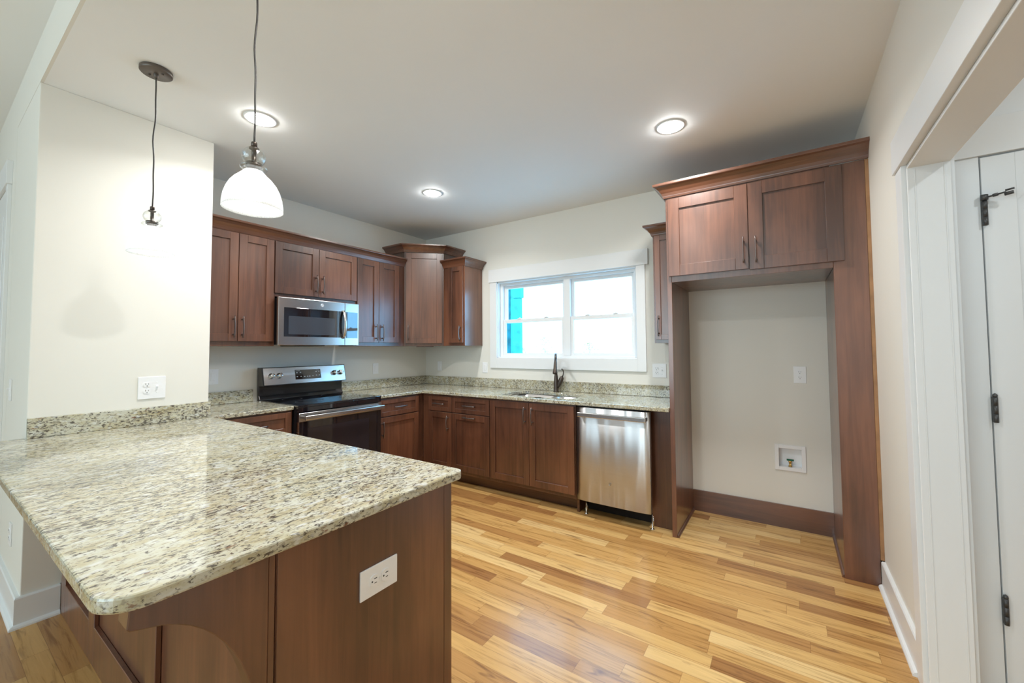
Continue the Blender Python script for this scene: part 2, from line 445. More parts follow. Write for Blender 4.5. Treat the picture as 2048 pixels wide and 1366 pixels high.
    def build(self, name, mats, parent=None, loc=None):
        bm = self.bm
        for v in bm.verts: v.co = self.fr @ v.co
        bmesh.ops.recalc_face_normals(bm, faces=bm.faces)
        me = bpy.data.meshes.new(name)
        bm.verts.ensure_lookup_table()
        o = bpy.data.objects.new(name, me)
        if parent is None and loc is None:
            xs = [v.co for v in bm.verts]
            loc = Vector(((min(c.x for c in xs)+max(c.x for c in xs))/2, (min(c.y for c in xs)+max(c.y for c in xs))/2, min(c.z for c in xs)))
        if parent is not None:
            loc = Vector((0, 0, 0)); t = parent
            base = parent['_org'] if '_org' in parent else (0, 0, 0)
            org = Vector(base)
            for v in bm.verts: v.co -= org
            o.parent = parent
        else:
            loc = Vector(loc)
            for v in bm.verts: v.co -= loc
            o.location = loc; org = loc
        bm.to_mesh(me); bm.free()
        for m in (mats if isinstance(mats, (list, tuple)) else [mats]): me.materials.append(m)
        o['_org'] = tuple(org)
        COL.objects.link(o)
        return o

def thing(name, loc, label, cat, group=None):
    o = bpy.data.objects.new(name, None); COL.objects.link(o)
    o.location = loc; o.empty_display_size = 0.05; o['_org'] = tuple(loc)
    return tag(o, label, cat, group)
def tag(o, label, cat, group=None):
    o['label'] = label; o['category'] = cat
    if group: o['group'] = group
    return o
def struct(o):
    o['kind'] = 'structure'; return o
def frame(x, y, z, deg=0):
    return Matrix.Translation((x, y, z)) @ Matrix.Rotation(math.radians(deg), 4, 'Z')
def copy_thing(o, delta, label, sub=True):
    c = o.copy(); COL.objects.link(c); c.location = Vector(o.location)+Vector(delta); c['label'] = label
    def rec(src, dst):
        for ch in [x for x in bpy.data.objects if x.parent is src]:
            k = ch.copy(); COL.objects.link(k); k.parent = dst; rec(ch, k)
    rec(o, c)
    return c

# ================================================================== SETTING
H = 2.754; HG = 3.01; RX = 4.284; YS = -3.291; SX = 0.65; SY = -2.53
struct(MB().box(-4.1, 7.0, -8.2, 0.16, -0.05, 0, bev=0).build('floor', M['floor'], loc=(0, 0, 0)))
struct(MB().box(-0.12, 4.40, YS+0.012, 0.16, H, H+0.05, bev=0).build('ceiling', M['ceiling']))
struct(MB().box(-4.0, RX, -8.0, YS, HG, HG+0.05, bev=0).build('ceiling_great_room', M['ceiling']))
struct(MB().box(-4.0, RX, YS, YS+0.012, H, HG+0.05, bev=0).build('wall_header', M['wall']))
WX0, WX1, WZ0, WZ1 = 1.139, 2.730, 1.244, 2.095
mb = MB()
mb.box(-0.12, WX0, 0, 0.16, 0, H, bev=0).box(WX1, RX+0.12, 0, 0.16, 0, H, bev=0)
mb.box(WX0, WX1, 0, 0.16, 0, WZ0, bev=0)
mb.box(WX0, WX1, 0, 0.16, WZ1, H, bev=0)
struct(mb.build('wall_back', M['wall']))
struct(MB().box(-0.12, 0, SY, 0, 0, H, bev=0).build('wall_left', M['wall']))
mb = MB().box(-0.12, SX, YS, SY, 0, H, bev=0.004, seg=2).box(-4.0, -0.12, YS, YS+0.13, 0, H, bev=0)
struct(mb.build('wall_partition', M['wall']))
OY0, OY1, OZ = -1.435, -2.75, 2.075
mb = MB().box(RX, RX+0.116, OY0, 0, 0, H, bev=0).box(RX, RX+0.116, -8.0, OY1, 0, HG, bev=0).box(RX, RX+0.116, OY1, OY0, OZ, H, bev=0)
mb.box(RX, RX+0.116, YS+0.13, OY1, H-0.4, H, bev=0)
struct(mb.build('wall_right', M['wall']))
# great room shell behind the camera, its window opening shut by an added sky-blocking panel
mb = MB().box(-4.0, -0.4, -8.12, -8.0, 0, HG, bev=0).box(3.6, RX+0.1, -8.12, -8.0, 0, HG, bev=0)
mb.box(-0.4, 3.6, -8.12, -8.0, 0, 0.5, bev=0).box(-0.4, 3.6, -8.12, -8.0, 2.7, HG, bev=0)
struct(mb.build('wall_rear', M['wall']))
struct(MB().box(-0.4, 3.6, -8.08, -8.05, 0.5, 2.7, bev=0).build('sky_block_panel', M['white']))  # unseen white panel added to keep blue skylight out of the great room
mb = MB().box(-4.12, -4.0, -8.12, YS+0.13, 0, HG, bev=0)
struct(mb.build('wall_far_left', M['wall']))
# pantry hall
DY = -1.325
mb = MB().box(RX+0.116, 6.3, DY, DY+0.1, 0, H, bev=0).box(6.2, 6.3, -3.6, DY, 0, H, bev=0).box(RX+0.116, 6.3, -3.7, -3.6, 0, H, bev=0)
struct(mb.build('wall_hall', M['white']))
struct(MB().box(RX+0.1, 6.3, -3.7, DY+0.1, H, H+0.05, bev=0).build('ceiling_hall', M['ceiling']))

# ---- window unit and casing
def window():
    root = struct(MB().box(WX0, WX0+0.012, 0.0, 0.12, WZ0, WZ1, bev=0).box(WX1-0.012, WX1, 0.0, 0.12, WZ0, WZ1, bev=0)
        .box(WX0, WX1, 0.0, 0.12, WZ0, WZ0+0.012, bev=0).box(WX0, WX1, 0.0, 0.12, WZ1-0.012, WZ1, bev=0).build('window_1', M['white']))
    c = MB()
    c.box(1.050, WX0+0.004, -0.018, 0, 1.132, 2.097).box(WX1-0.004, 2.808, -0.018, 0, 1.132, 2.097)
    c.box(WX0+0.004, WX1-0.004, -0.018, 0, 1.132, WZ0+0.004)
    c.box(1.036, 2.838, -0.026, 0, 2.097, 2.240)
    c.build('casing', M['white'], root)
    f = MB(); yb0, yb1 = 0.052, 0.12
    f.box(WX0+0.012, WX0+0.045, yb0, yb1, WZ0+0.012, WZ1-0.012).box(WX1-0.045, WX1-0.012, yb0, yb1, WZ0+0.012, WZ1-0.012)
    f.box(WX0+0.045, WX1-0.045, yb0, yb1, WZ0+0.012, WZ0+0.03).box(WX0+0.045, WX1-0.045, yb0, yb1, WZ1-0.040, WZ1-0.012)
    f.box(1.955, 2.027, yb0-0.004, yb1, WZ0+0.03, WZ1-0.03)
    f.build('frame', M['white'], root)
    zm = 1.652
    for x0, x1 in ((WX0+0.045, 1.955), (2.027, WX1-0.045)):
        up_ = MB(); y0, y1 = 0.088, 0.115
        up_.box(x0, x0+0.032, y0, y1, zm, WZ1-0.04).box(x1-0.032, x1, y0, y1, zm, WZ1-0.04)
        up_.box(x0+0.032, x1-0.032, y0, y1, WZ1-0.072, WZ1-0.04).box(x0+0.032, x1-0.032, y0, y1, zm-0.018, zm+0.016)
        s = up_.build('upper_sash', M['white'], root)
        MB().box(x0+0.03, x1-0.03, 0.100, 0.104, zm, WZ1-0.07, bev=0).build('pane', M['window_glass'], s)
        lo = MB(); y0, y1 = 0.058, 0.086
        lo.box(x0, x0+0.03, y0, y1, WZ0+0.03, zm+0.02).box(x1-0.03, x1, y0, y1, WZ0+0.03, zm+0.02)
        lo.box(x0+0.03, x1-0.03, y0, y1, WZ0+0.03, WZ0+0.052).box(x0+0.03, x1-0.03, y0, y1, zm-0.018, zm+0.02)
        s = lo.build('lower_sash', M['white'], root)
        MB().box(x0+0.028, x1-0.028, 0.070, 0.074, WZ0+0.05, zm-0.016, bev=0).build('pane', M['window_glass'], s)
        lk = MB()
        for q in (0.28, 0.72):
            xc = x0+(x1-x0)*q
            lk.box(xc-0.022, xc+0.022, 0.052, 0.086, zm+0.02, zm+0.030, bev=0.003)
            lk.lathe([(0, 0), (0.009, 0), (0.009, 0.010), (0, 0.012)], 12, Matrix.Translation((xc, 0.07, zm+0.028)))
        lk.build('sash_lock', M['white'], s)
    return root
window()

# ---- cased opening in the right wall
cs = MB()
cs.box(RX-0.020, RX, OY0, OY0+0.092, 0, OZ+0.006).box(RX-0.020, RX, OY1-0.092, OY1, 0, OZ+0.006)
cs.box(RX-0.028, RX, OY1-0.11, OY0+0.110, OZ+0.006, OZ+0.150)
cs.box(RX+0.116, RX+0.134, OY0-0.004, OY0+0.09, 0, OZ+0.006)
cs.box(RX+0.116, RX+0.134, OY1-0.09, OY1, 0, OZ+0.006)
cs.box(RX-0.004, RX+0.120, OY0-0.018, OY0-0.004, 0, OZ-0.010).box(RX-0.004, RX+0.120, OY1, OY1+0.014, 0, OZ-0.010)
cs.box(RX-0.004, RX+0.120, OY1, OY0-0.004, OZ-0.014, OZ)
cs.box(RX+0.016, RX+0.020, OY0-0.020, OY0-0.018, 0, OZ-0.02).box(RX+0.100, RX+0.104, OY0-0.020, OY0-0.018, 0, OZ-0.02)
struct(cs.build('trim_1', M['white']))

# ---- pantry door with its casing, hinges and hinge stop
def pantry_door():
    t = MB(); y = DY
    t.box(4.428, 4.508, y-0.018, y, 0, 2.092).box(5.29, 5.38, y-0.018, y, 0, 2.092).box(4.418, 5.40, y-0.026, y, 2.092, 2.236)
    struct(t.build('trim_2', M['white']))
    x0, x1 = 4.512, 5.284
    d = MB()
    # stiles and rails of a moulded door, arch topped upper panels
    yf = y-0.020
    px = [(x0+0.09, x0+0.345), (x1-0.345, x1-0.09)]
    d.box(x0, x1, yf+0.008, y-0.001, 0.012, 2.084, bev=0.001)
    rows = ((0.12, 0.86), (1.02, 1.90))
    for a, b in ((x0, px[0][0]), (px[0][1], px[1][0]), (px[1][1], x1)): d.box(a, b, yf, yf+0.009, 0.012, 2.084, bev=0.001)
    for a, b in px:
        d.box(a, b, yf, yf+0.009, 0.012, rows[0][0], bev=0.001).box(a, b, yf, yf+0.009, rows[0][1], rows[1][0], bev=0.001)
        n = 12
        arch = [(a+(b-a)*i/n, rows[1][1]+0.085*math.sin(PI*i/n)) for i in range(n+1)]
        d.prism([(a, 2.084)]+arch+[(b, 2.084)], 'y', yf, yf+0.009)
        d.box(a+0.028, b-0.028, yf+0.003, yf+0.009, rows[0][0]+0.028, rows[0][1]-0.028, bev=0.003)
        arch2 = [(a+0.028+(b-a-0.056)*i/n, rows[1][1]-0.028+0.08*math.sin(PI*i/n)) for i in range(n+1)]
        d.prism([(b-0.028, rows[1][0]+0.028), (a+0.028, rows[1][0]+0.028)]+arch2, 'y', yf+0.003, yf+0.009)
    root = struct(d.build('door_1', M['white']))
    for i, z in enumerate((1.815, 1.055, 0.305)):
        h = MB()
        h.box(x0-0.004, x0+0.012, yf-0.010, yf+0.002, z, z+0.098, bev=0.003, seg=2)
        for q in (0.0, 0.34, 0.66): h.lathe([(0.0072, 0), (0.0072, 0.031)], 12, Matrix.Translation((x0+0.004, yf-0.008, z+q*0.098)), cap=True)
        if i: h.lathe([(0.0, 0.014), (0.006, 0.010), (0.008, 0.003), (0.006, 0)], 12, Matrix.Translation((x0+0.004, yf-0.008, z+0.098)))
        h.build('hinge', M['hinge'], root)
    s = MB(); zc = 1.925; yc = yf-0.010
    s.lathe([(0, 0), (0.011, 0), (0.011, 0.020), (0, 0.020)], 16, Matrix.Translation((x0+0.002, yc-0.002, zc-0.012)))
    s.tube([(x0+0.005, yc-0.002, zc-0.003), (x0+0.032, yc-0.016, zc)], 0.0034, 8)
    s.tube([(x0+0.022, yc-0.011, zc-0.001), (x0+0.034, yc-0.017, zc)], 0.0062, 8)
    s.tube([(x0+0.034, yc-0.017, zc), (x0+0.052, yc-0.027, zc+0.002)], 0.0032, 8)
    s.tube([(x0+0.050, yc-0.026, zc+0.008), (x0+0.070, yc-0.036, zc+0.010)], 0.0035, 8)
    s.tube([(x0+0.048, yc-0.025, zc-0.006), (x0+0.068, yc-0.035, zc-0.004)], 0.0065, 10)
    s.build('hinge_stop', M['hinge'], root)
pantry_door()

# ---- baseboards
def baseboard(name, path, shoe=True, h=0.145):
    b = MB()
    b.sweep([(*p, 0) for p in path], [(0, 0), (0.018, 0), (0.018, h-0.006), (0.014, h), (0, h)])
    if shoe: b.sweep([(*p, 0) for p in path], [(0.018, 0), (0.034, 0), (0.033, 0.008), (0.028, 0.015), (0.018, 0.019)])
    return struct(b.build(name, M['white']))
baseboard('baseboard_right', [(RX, -0.612), (RX, OY0+0.094)])
baseboard('baseboard_partition', [(-0.25, YS), (SX, YS), (SX, -3.158)])
# door casing at the far left of the great room wall
t = MB().box(-0.36, -0.27, YS-0.018, YS, 0, 2.425).box(-1.36, -1.27, YS-0.018, YS, 0, 2.425).box(-1.38, -0.255, YS-0.026, YS, 2.425, 2.575)
struct(t.build('trim_3', M['white']))
d = MB().box(-1.268, -0.362, YS-0.010, YS-0.001, 0.01, 2.42)
for zz in ((0.2, 1.0), (1.15, 2.25)):
    d.box(-1.15, -0.48, YS-0.014, YS-0.010, zz[0], zz[1], bev=0.003)
struct(d.build('door_2', M['white']))
# stained base moulding in the refrigerator recess
struct(MB().sweep([(3.173, 0, 0), (4.104, 0, 0)], [(0, 0.0), (0.014, 0.0), (0.014, 0.168), (0, 0.168)]).build('baseboard_back', M['wood_x']))

# ================================================================== CABINETS
WV, WXm, WYm, WD = M['wood'], M['wood_x'], M['wood_y'], M['wood_dk']
def rail_mat(deg): return WXm if deg in (0, 180) else WYm
def shaker(fr, deg, x0, x1, z0, z1, name, parent, t=0.020, st=0.058):
    """front leaf in local frame: y=0 is the cabinet face, leaf stands in y<0"""
    b = MB(fr); w = min(st, (x1-x0)*0.27); r = min(st, (z1-z0)*0.26)
    b.box(x0, x0+w, -t, 0, z0, z1, 0, 0.0015).box(x1-w, x1, -t, 0, z0, z1, 0, 0.0015)
    b.box(x0+w, x1-w, -t, 0, z1-r, z1, 1, 0.0012).box(x0+w, x1-w, -t, 0, z0, z0+r, 1, 0.0012)
    b.box(x0+w, x1-w, -t+0.0120, -0.003, z0+r, z1-r, 0, 0)
    return b.build(name, [WV, rail_mat(deg)], parent)
def pull(fr, xc, zc, parent, vertical=True, ln=0.165, y=-0.020):
    b = MB(fr); n = 10; h = ln/2
    pts = []
    for i in range(n+1):
        s = -1+2*i/n
        o = y-0.024-0.010*(1-s*s)
        pts.append((xc, o, zc+s*h) if vertical else (xc+s*h, o, zc))
    b.tube(pts, 0.0052, 8, flat=(1.25, 0.8) if vertical else (0.8, 1.25))
    for s in (-0.72, 0.72):
        p = (xc, y+0.001, zc+s*h) if vertical else (xc+s*h, y+0.001, zc)
        q = (p[0], y-0.029, p[2]); b.tube([p, q], [0.0062, 0.0042], 8)
    return b.build('handle', M['pull'], parent)
CROWN = [(0, 0), (0.008, 0), (0.012, 0.010), (0.013, 0.014), (0.020, 0.030), (0.034, 0.050), (0.050, 0.064), (0.062, 0.070), (0.064, 0.074), (0.064, 0.086), (0, 0.086)]

# ---- wall cabinets on the range wall (faces look along +x)
ZU, ZT = 1.384, 2.298
def fr_left(y0): return frame(0.305, y0, 0, 90)          # local x = world y - y0
c = thing('wall_cabinet', (0.15, -2.255, ZU), 'dark brown two-door wall cabinet cut off by the white partition, left of the microwave', 'cabinet', 'wall cabinets')
MB().box(0.002, 0.305, -2.528, -1.9685, ZU, ZT, bev=0.001).build('cabinet_body', WD, c)
F = fr_left(0)
d = shaker(F, 90, -2.500, -2.2435, 1.4215, 2.262, 'door', c); pull(F, -2.271, 1.532, d)
d = shaker(F, 90, -2.2395, -1.984, 1.4215, 2.262, 'door', c); pull(F, -2.212, 1.532, d)
c = thing('wall_cabinet', (0.15, -1.585, 1.80), 'short two-door wall cabinet directly above the microwave', 'cabinet', 'wall cabinets')
MB().box(0.002, 0.305, -1.9675, -1.2025, 1.7985, ZT, bev=0.001).build('cabinet_body', WD, c)
d = shaker(F, 90, -1.9755, -1.6015, 1.8265, 2.262, 'door', c); pull(F, -1.630, 1.938, d)
d = shaker(F, 90, -1.5975, -1.2165, 1.8265, 2.262, 'door', c); pull(F, -1.569, 1.938, d)
c = thing('wall_cabinet', (0.15, -0.906, ZU), 'blue-glinting two-door wall cabinet between the microwave and the corner cabinet', 'cabinet', 'wall cabinets')
MB().box(0.002, 0.305, -1.2015, -0.6115, ZU, ZT, bev=0.001).build('cabinet_body', WD, c)
d = shaker(F, 90, -1.2085, -0.9575, 1.4215, 2.262, 'door', c); pull(F, -0.993, 1.524, d)
d = shaker(F, 90, -0.9535, -0.6985, 1.4215, 2.262, 'door', c); pull(F, -0.918, 1.524, d)
tag(MB().sweep([(0.3055, -0.620, 2.267), (0.3055, -2.527, 2.267)][::-1], CROWN).build('crown_moulding', WYm),
    'long dark crown moulding along the tops of the range wall cabinets', 'moulding')
# ---- diagonal corner cabinet
c = thing('corner_cabinet', (0.3, -0.3, ZU), 'tall diagonal wall cabinet with one door in the room corner', 'cabinet')
MB().prism([(0.002, -0.002), (0.002, -0.6105), (0.305, -0.6105), (0.6105, -0.305), (0.6105, -0.002)], 'z', ZU, 2.451, bev=0.001, seg=1).build('cabinet_body', WD, c)
Fd = frame(0.305, -0.61, 0, 45)
d = shaker(Fd, 45, 0.018, 0.413, 1.4145, 2.426, 'door', c); pull(Fd, 0.047, 1.531, d)
MB().sweep([(0.002, -0.6105, 2.438), (0.305, -0.6105, 2.438), (0.6105, -0.305, 2.438), (0.6105, -0.002, 2.438)], CROWN).build('crown', WXm, c)
MB(Fd).box(0.13, 0.32, 0.04, 0.10, ZU-0.010, ZU+0.002).build('hanging_cleat', WD, c)
# ---- narrow end cabinet left of the window
c = thing('wall_cabinet', (0.77, -0.15, ZU), 'narrow single-door wall cabinet just left of the window', 'cabinet', 'wall cabinets')
MB().box(0.6115, 0.927, -0.305, -0.002, ZU, ZT, bev=0.001).build('cabinet_body', WV, c)
Fb = frame(0, -0.305, 0, 0)
d = shaker(Fb, 0, 0.705, 0.912, 1.4165, 2.260, 'door', c, st=0.050); pull(Fb, 0.884, 1.522, d)
MB().sweep([(0.612, -0.305, 2.262), (0.927, -0.305, 2.262), (0.927, -0.002, 2.262)], CROWN).build('crown', WXm, c)
# ---- sliver of cabinet right of the window
c = thing('wall_cabinet', (3.05, -0.15, ZU), 'narrow wall cabinet right of the window, half hidden by the refrigerator panel', 'cabinet', 'wall cabinets')
MB().box(2.962, 3.139, -0.305, -0.002, ZU, ZT, bev=0.001).build('cabinet_body', WD, c)
d = shaker(Fb, 0, 2.978, 3.136, 1.4125, 2.258, 'door', c, st=0.042); pull(Fb, 3.003, 1.522, d)
MB().sweep([(2.962, -0.002, 2.258), (2.962, -0.305, 2.258), (3.139, -0.305, 2.258)], CROWN).build('crown', WXm, c)

# ---- refrigerator surround
YP = -0.606
c = thing('refrigerator_cabinet', (3.66, -0.3, 1.818), 'deep two-door cabinet with heavy crown above the empty refrigerator recess', 'cabinet')
MB().box(3.1735, 4.1035, YP, -0.002, 1.820, 2.452, bev=0.001).build('cabinet_body', WV, c)
Ff = frame(0, YP, 0, 0)
d = shaker(Ff, 0, 3.157, 3.6650, 1.862, 2.427, 'door', c, st=0.078); pull(Ff, 3.636, 1.985, d, ln=0.17)
d = shaker(Ff, 0, 3.6690, 4.158, 1.855, 2.428, 'door', c, st=0.082); pull(Ff, 3.707, 1.980, d, ln=0.17)
CR2 = [(o*1.12, u*1.12) for o, u in CROWN]
MB().sweep([(3.139, -0.002, 2.440), (3.139, YP-0.002, 2.440), (4.283, YP-0.002, 2.440)], CR2).build('crown', WXm, c)
tag(MB().box(3.140, 3.1725, YP+0.0005, -0.0005, 0, 2.4395, bev=0.0015).build('tall_end_panel', WV),
    'tall dark wood panel between the dishwasher and the refrigerator recess', 'panel')
tag(MB().sweep([(3.1730, -0.0145, 0), (3.1730, YP+0.006, 0)], [(0, 0), (-0.013, 0), (-0.012, 0.008), (-0.007, 0.015), (0, 0.019)]).build('shoe_moulding', WYm),
    'thin shoe moulding along the foot of the left recess panel', 'moulding')
fp = thing('tall_filler_panel', (4.18, YP, 0), 'wide tall wood filler right of the refrigerator recess, against the right wall', 'panel')
MB().box(4.1045, 4.2655, YP+0.0005, YP+0.020, 0, 2.4395, bev=0.0015).build('face_board', WV, fp)
MB().box(4.1045, 4.124, YP+0.020, -0.0005, 0, 2.4395, bev=0.0012).build('side_board', WV, fp)
MB().box(4.2657, 4.2838, YP+0.002, YP+0.018, 0.146, 2.4395, bev=0.001).build('scribe_strip', M['caulk'], fp)['label'] = 'orange raw wood scribe strip'
MB().sweep([(4.1042, YP+0.006, 0), (4.1042, -0.0145, 0)], [(0, 0), (-0.013, 0), (-0.012, 0.008), (-0.007, 0.015), (0, 0.019)]).build('shoe_strip', WYm, fp)

# ---- base cabinets
ZB, ZC = 0.118, 0.8835
def base(label, x0, x1, fr, deg, fronts, loc):
    c = thing('base_cabinet', loc, label, 'cabinet', 'base cabinets')
    cb = MB(fr)
    if 'sink' in label:
        cb.box(x0, x0+0.018, 0.02, 0.6, ZB, ZC, bev=0).box(x1-0.018, x1, 0.02, 0.6, ZB, ZC, bev=0).box(x0, x1, 0, 0.02, ZB, ZC, bev=0.001)
        cb.box(x0+0.018, x1-0.018, 0.02, 0.6, ZB, ZB+0.018, bev=0).box(x0+0.018, x1-0.018, 0.59, 0.6, ZB+0.018, ZC, bev=0)
    else: cb.box(x0, x1, 0, 0.600, ZB, ZC, bev=0.001)
    cb.build('cabinet_body', WD, c)
    for kind, a, b, z0, z1, hx, hz, vert in fronts:
        d = shaker(fr, deg, a, b, z0, z1, kind, c, st=0.058 if z1-z0 > 0.3 else 0.044)
        pull(fr, hx, hz, d, vert, ln=0.150 if vert else 0.155)
    return c
Fl = frame(0.61, 0, 0, 90); Fw = frame(0, -0.61, 0, 0)
base('drawer base cabinet left of the range, mostly hidden behind the peninsula', -2.528, -1.9685, Fl, 90,
     [('drawer', -2.505, -1.984, 0.7095, 0.8715, -2.24, 0.790, False), ('door', -2.505, -1.984, 0.150, 0.7005, -2.02, 0.61, True)], (0.3, -2.24, 0))
base('base cabinet with one drawer over one door, right of the range', -1.1945, -0.6115, Fl, 90,
     [('drawer', -1.187, -0.687, 0.7075, 0.8665, -0.937, 0.787, False), ('door', -1.187, -0.687, 0.150, 0.6985, -1.146, 0.588, True)], (0.3, -0.9, 0))
base('narrow base cabinet with small drawer and door in the inside corner', 0.6120, 1.0325, Fw, 0,
     [('drawer', 0.712, 1.0305, 0.7175, 0.8645, 0.868, 0.792, False), ('door', 0.712, 1.0305, 0.150, 0.7085, 0.992, 0.605, True)], (0.82, -0.3, 0))
base('base cabinet with a drawer above a pull-out front with horizontal handle', 1.0335, 1.5135, Fw, 0,
     [('drawer', 1.0365, 1.510, 0.7175, 0.8655, 1.272, 0.793, False), ('pullout_door', 1.0365, 1.510, 0.152, 0.7085, 1.272, 0.680, False)], (1.27, -0.3, 0))
base('sink base cabinet with two tall doors below the window', 1.5145, 2.3945, Fw, 0,
     [('door', 1.519, 1.9475, 0.152, 0.8695, 1.912, 0.760, True), ('door', 1.9515, 2.384, 0.152, 0.8695, 1.990, 0.760, True)], (1.95, -0.3, 0))
tk = MB().box(0.53, 2.384, -0.500, -0.482, 0, ZB-0.001).box(0.470, 0.488, -1.19, -0.50, 0, ZB-0.001).box(2.372, 2.3945, -0.560, -0.02, 0, ZB-0.001)
tag(tk.build('toe_kick_board', WXm), 'dark toe kick board under the base cabinets', 'board')
tag(MB().box(2.972, 3.1395, -0.500, -0.480, 0, 0.8835).build('filler_board', WD), 'dark vertical filler board just right of the dishwasher', 'board')

# ---- peninsula cabinet
XE = 2.84
p = thing('peninsula_cabinet', (1.75, -2.85, 0), 'dark wood peninsula cabinet under the big foreground granite top', 'cabinet')
MB().box(0.6705, 2.800, -3.108, -2.580, 0.0, 0.8835, bev=0).build('cabinet_body', WD, p)
MB().box(2.8005, XE-0.001, -3.138, -2.588, 0, 0.8835, bev=0.0015).build('end_panel', WV, p)
MB().box(2.8005, XE, -2.5875, -2.5505, 0, 0.8835, bev=0.002).build('end_stile', WV, p)
MB().box(0.6705, XE-0.006, -3.1565, -3.1405, 0.0, 0.01, bev=0)
bp = MB()
yb0, yb1 = -3.1565, -3.1400
for a, b in ((0.6705, 0.76), (1.235, 1.330), (2.000, 2.095), (2.745, XE-0.006)): bp.box(a, b, yb0, yb1, 0, 0.8835, 0, 0.002)
for a, b in ((0.76, 1.235), (1.330, 2.000), (2.095, 2.745)):
    bp.box(a, b, yb0, yb1, 0, 0.165, 1, 0.002).box(a, b, yb0, yb1, 0.80, 0.8835, 1, 0.002)
bp.box(0.6705, XE-0.006, -3.1395, -3.1085, 0, 0.8835, 0, 0)
bp.build('back_panel', [WV, WXm], p)
for i, xc in enumerate((2.815,)):
    arc = [(-3.400+0.225*math.sin(a*PI/2/14), 0.470+0.365*math.cos(a*PI/2/14)) for a in range(2, 15)]
    prof = [(-3.1572, 0.8830), (-3.395, 0.8830), (-3.398, 0.845), (-3.394, 0.839)] + arc + [(-3.1572, 0.455)]
    tag(MB().prism(prof, 'x', 2.785, XE-0.001, bev=0.002, seg=1).build('corbel_bracket', WV), 'curved wooden corbel holding up the near end of the peninsula overhang', 'bracket')

# ================================================================== COUNTERTOPS
def rounded(pts):
    out = []; n = len(pts)
    for i, p in enumerate(pts):
        r = p[2] if len(p) > 2 else 0
        P = Vector(p[:2])
        if r <= 0: out.append(tuple(P)); continue
        A = (Vector(pts[i-1][:2])-P).normalized(); B = (Vector(pts[(i+1) % n][:2])-P).normalized()
        ang = A.angle(B); d = r/math.tan(ang/2)
        c = P+(A+B).normalized()*(r/math.sin(ang/2))
        s, e = P+A*d-c, P+B*d-c
        k = 8
        a0 = math.atan2(s.y, s.x); da = math.atan2(e.y, e.x)-a0
        while da > PI: da -= 2*PI
        while da < -PI: da += 2*PI
        for j in range(k+1): out.append((c.x+r*math.cos(a0+da*j/k), c.y+r*math.sin(a0+da*j/k)))
    return out
ZT0, ZT1 = 0.8845, 0.9145
G = M['granite']
pen = rounded([(0.021, -1.9655), (0.636, -1.9655, 0.008), (0.636, -2.480, 0.02), (0.676, -2.5130), (2.868, -2.5130, 0.030), (2.868, -3.440, 0.075), (0.612, -3.440, 0.02), (0.612, -3.2925), (0.6525, -3.2925), (0.6525, -2.5285), (0.021, -2.5285)])
tag(MB().prism(pen, 'z', ZT0, ZT1, bev=0.005, seg=2).build('countertop', G, loc=(0, 0, 0)), 'large speckled granite peninsula top in the foreground', 'countertop', 'granite countertops')
sx0, sx1 = 1.560, 2.300
hole = rounded([(sx0, -0.545, 0.07), (1.985, -0.545, 0.05), (1.998, -0.505, 0.012), (2.011, -0.530, 0.05), (sx1, -0.530, 0.07), (sx1, -0.175, 0.09), (2.02, -0.150, 0.05), (1.998, -0.165, 0.012), (1.976, -0.140, 0.05), (sx0, -0.140, 0.10)])
main = rounded([(0.021, -0.021), (3.1385, -0.021), (3.1385, -0.640), (0.640, -0.640, 0.025), (0.640, -1.1975, 0.008), (0.021, -1.1975)])
tag(MB().prism(main, 'z', ZT0, ZT1, bev=0.005, seg=2, holes=[hole]).build('countertop', G, loc=(0, 0, 0)), 'L-shaped granite countertop with the sink under the window', 'countertop', 'granite countertops')
def splash(x0, x1, y0, y1, label):
    tag(MB().box(x0, x1, y0, y1, ZT1+0.0005, 1.016, bev=0.002).build('backsplash', G, loc=(0, 0, 0)), label, 'backsplash', 'granite backsplashes')
splash(0.6505, 0.6720, YS, SY+0.006, 'granite backsplash strip along the white partition beside the peninsula')
splash(0.0005, 0.0205, -2.5285, -1.995, 'short granite backsplash left of the range')
splash(0.0005, 0.0205, -1.1975, -0.0215, 'granite backsplash right of the range on the left wall')
splash(0.0005, 3.1385, -0.0205, -0.0005, 'long granite backsplash below the window')

# ---- sink
def sink():
    t = thing('kitchen_sink', (1.93, -0.34, 0.68), 'stainless double bowl sink set under the granite below the window', 'sink')
    def bowl(x0, x1, y0, y1, depth):
        b = MB(); rings = []
        ztop = ZT0-0.0005
        for ins, z in ((-0.012, ztop), (0.0, ztop-0.002), (0.006, ztop-depth*0.5), (0.014, ztop-depth+0.03), (0.045, ztop-depth), (0.12, ztop-depth-0.002)):
            pts = rounded([(x0+ins, y0+ins, 0.07), (x1-ins, y0+ins, 0.07), (x1-ins, y1-ins, 0.07), (x0+ins, y1-ins, 0.07)])
            rings.append([b.bm.verts.new((q[0], q[1], z)) for q in pts])
        for r0, r1 in zip(rings, rings[1:]):
            for i in range(len(r0)):
                j = (i+1) % len(r0); f = b.bm.faces.new((r0[i], r0[j], r1[j], r1[i])); f.smooth = True
        b.bm.faces.new(rings[-1])
        o = b.build('bowl', M['sinksteel'], t)
        s = MB().lathe([(0.045, 0.004), (0.040, 0.0055), (0.020, 0.002), (0, 0.002)], 24, Matrix.Translation(((x0+x1)/2, (y0+y1)/2, ZT0-depth-0.003)))
        s.build('drain', M['chrome'], o)
    bowl(sx0+0.004, 1.992, -0.545, -0.142, 0.21)
    bowl(2.004, sx1-0.004, -0.533, -0.165, 0.17)
sink()
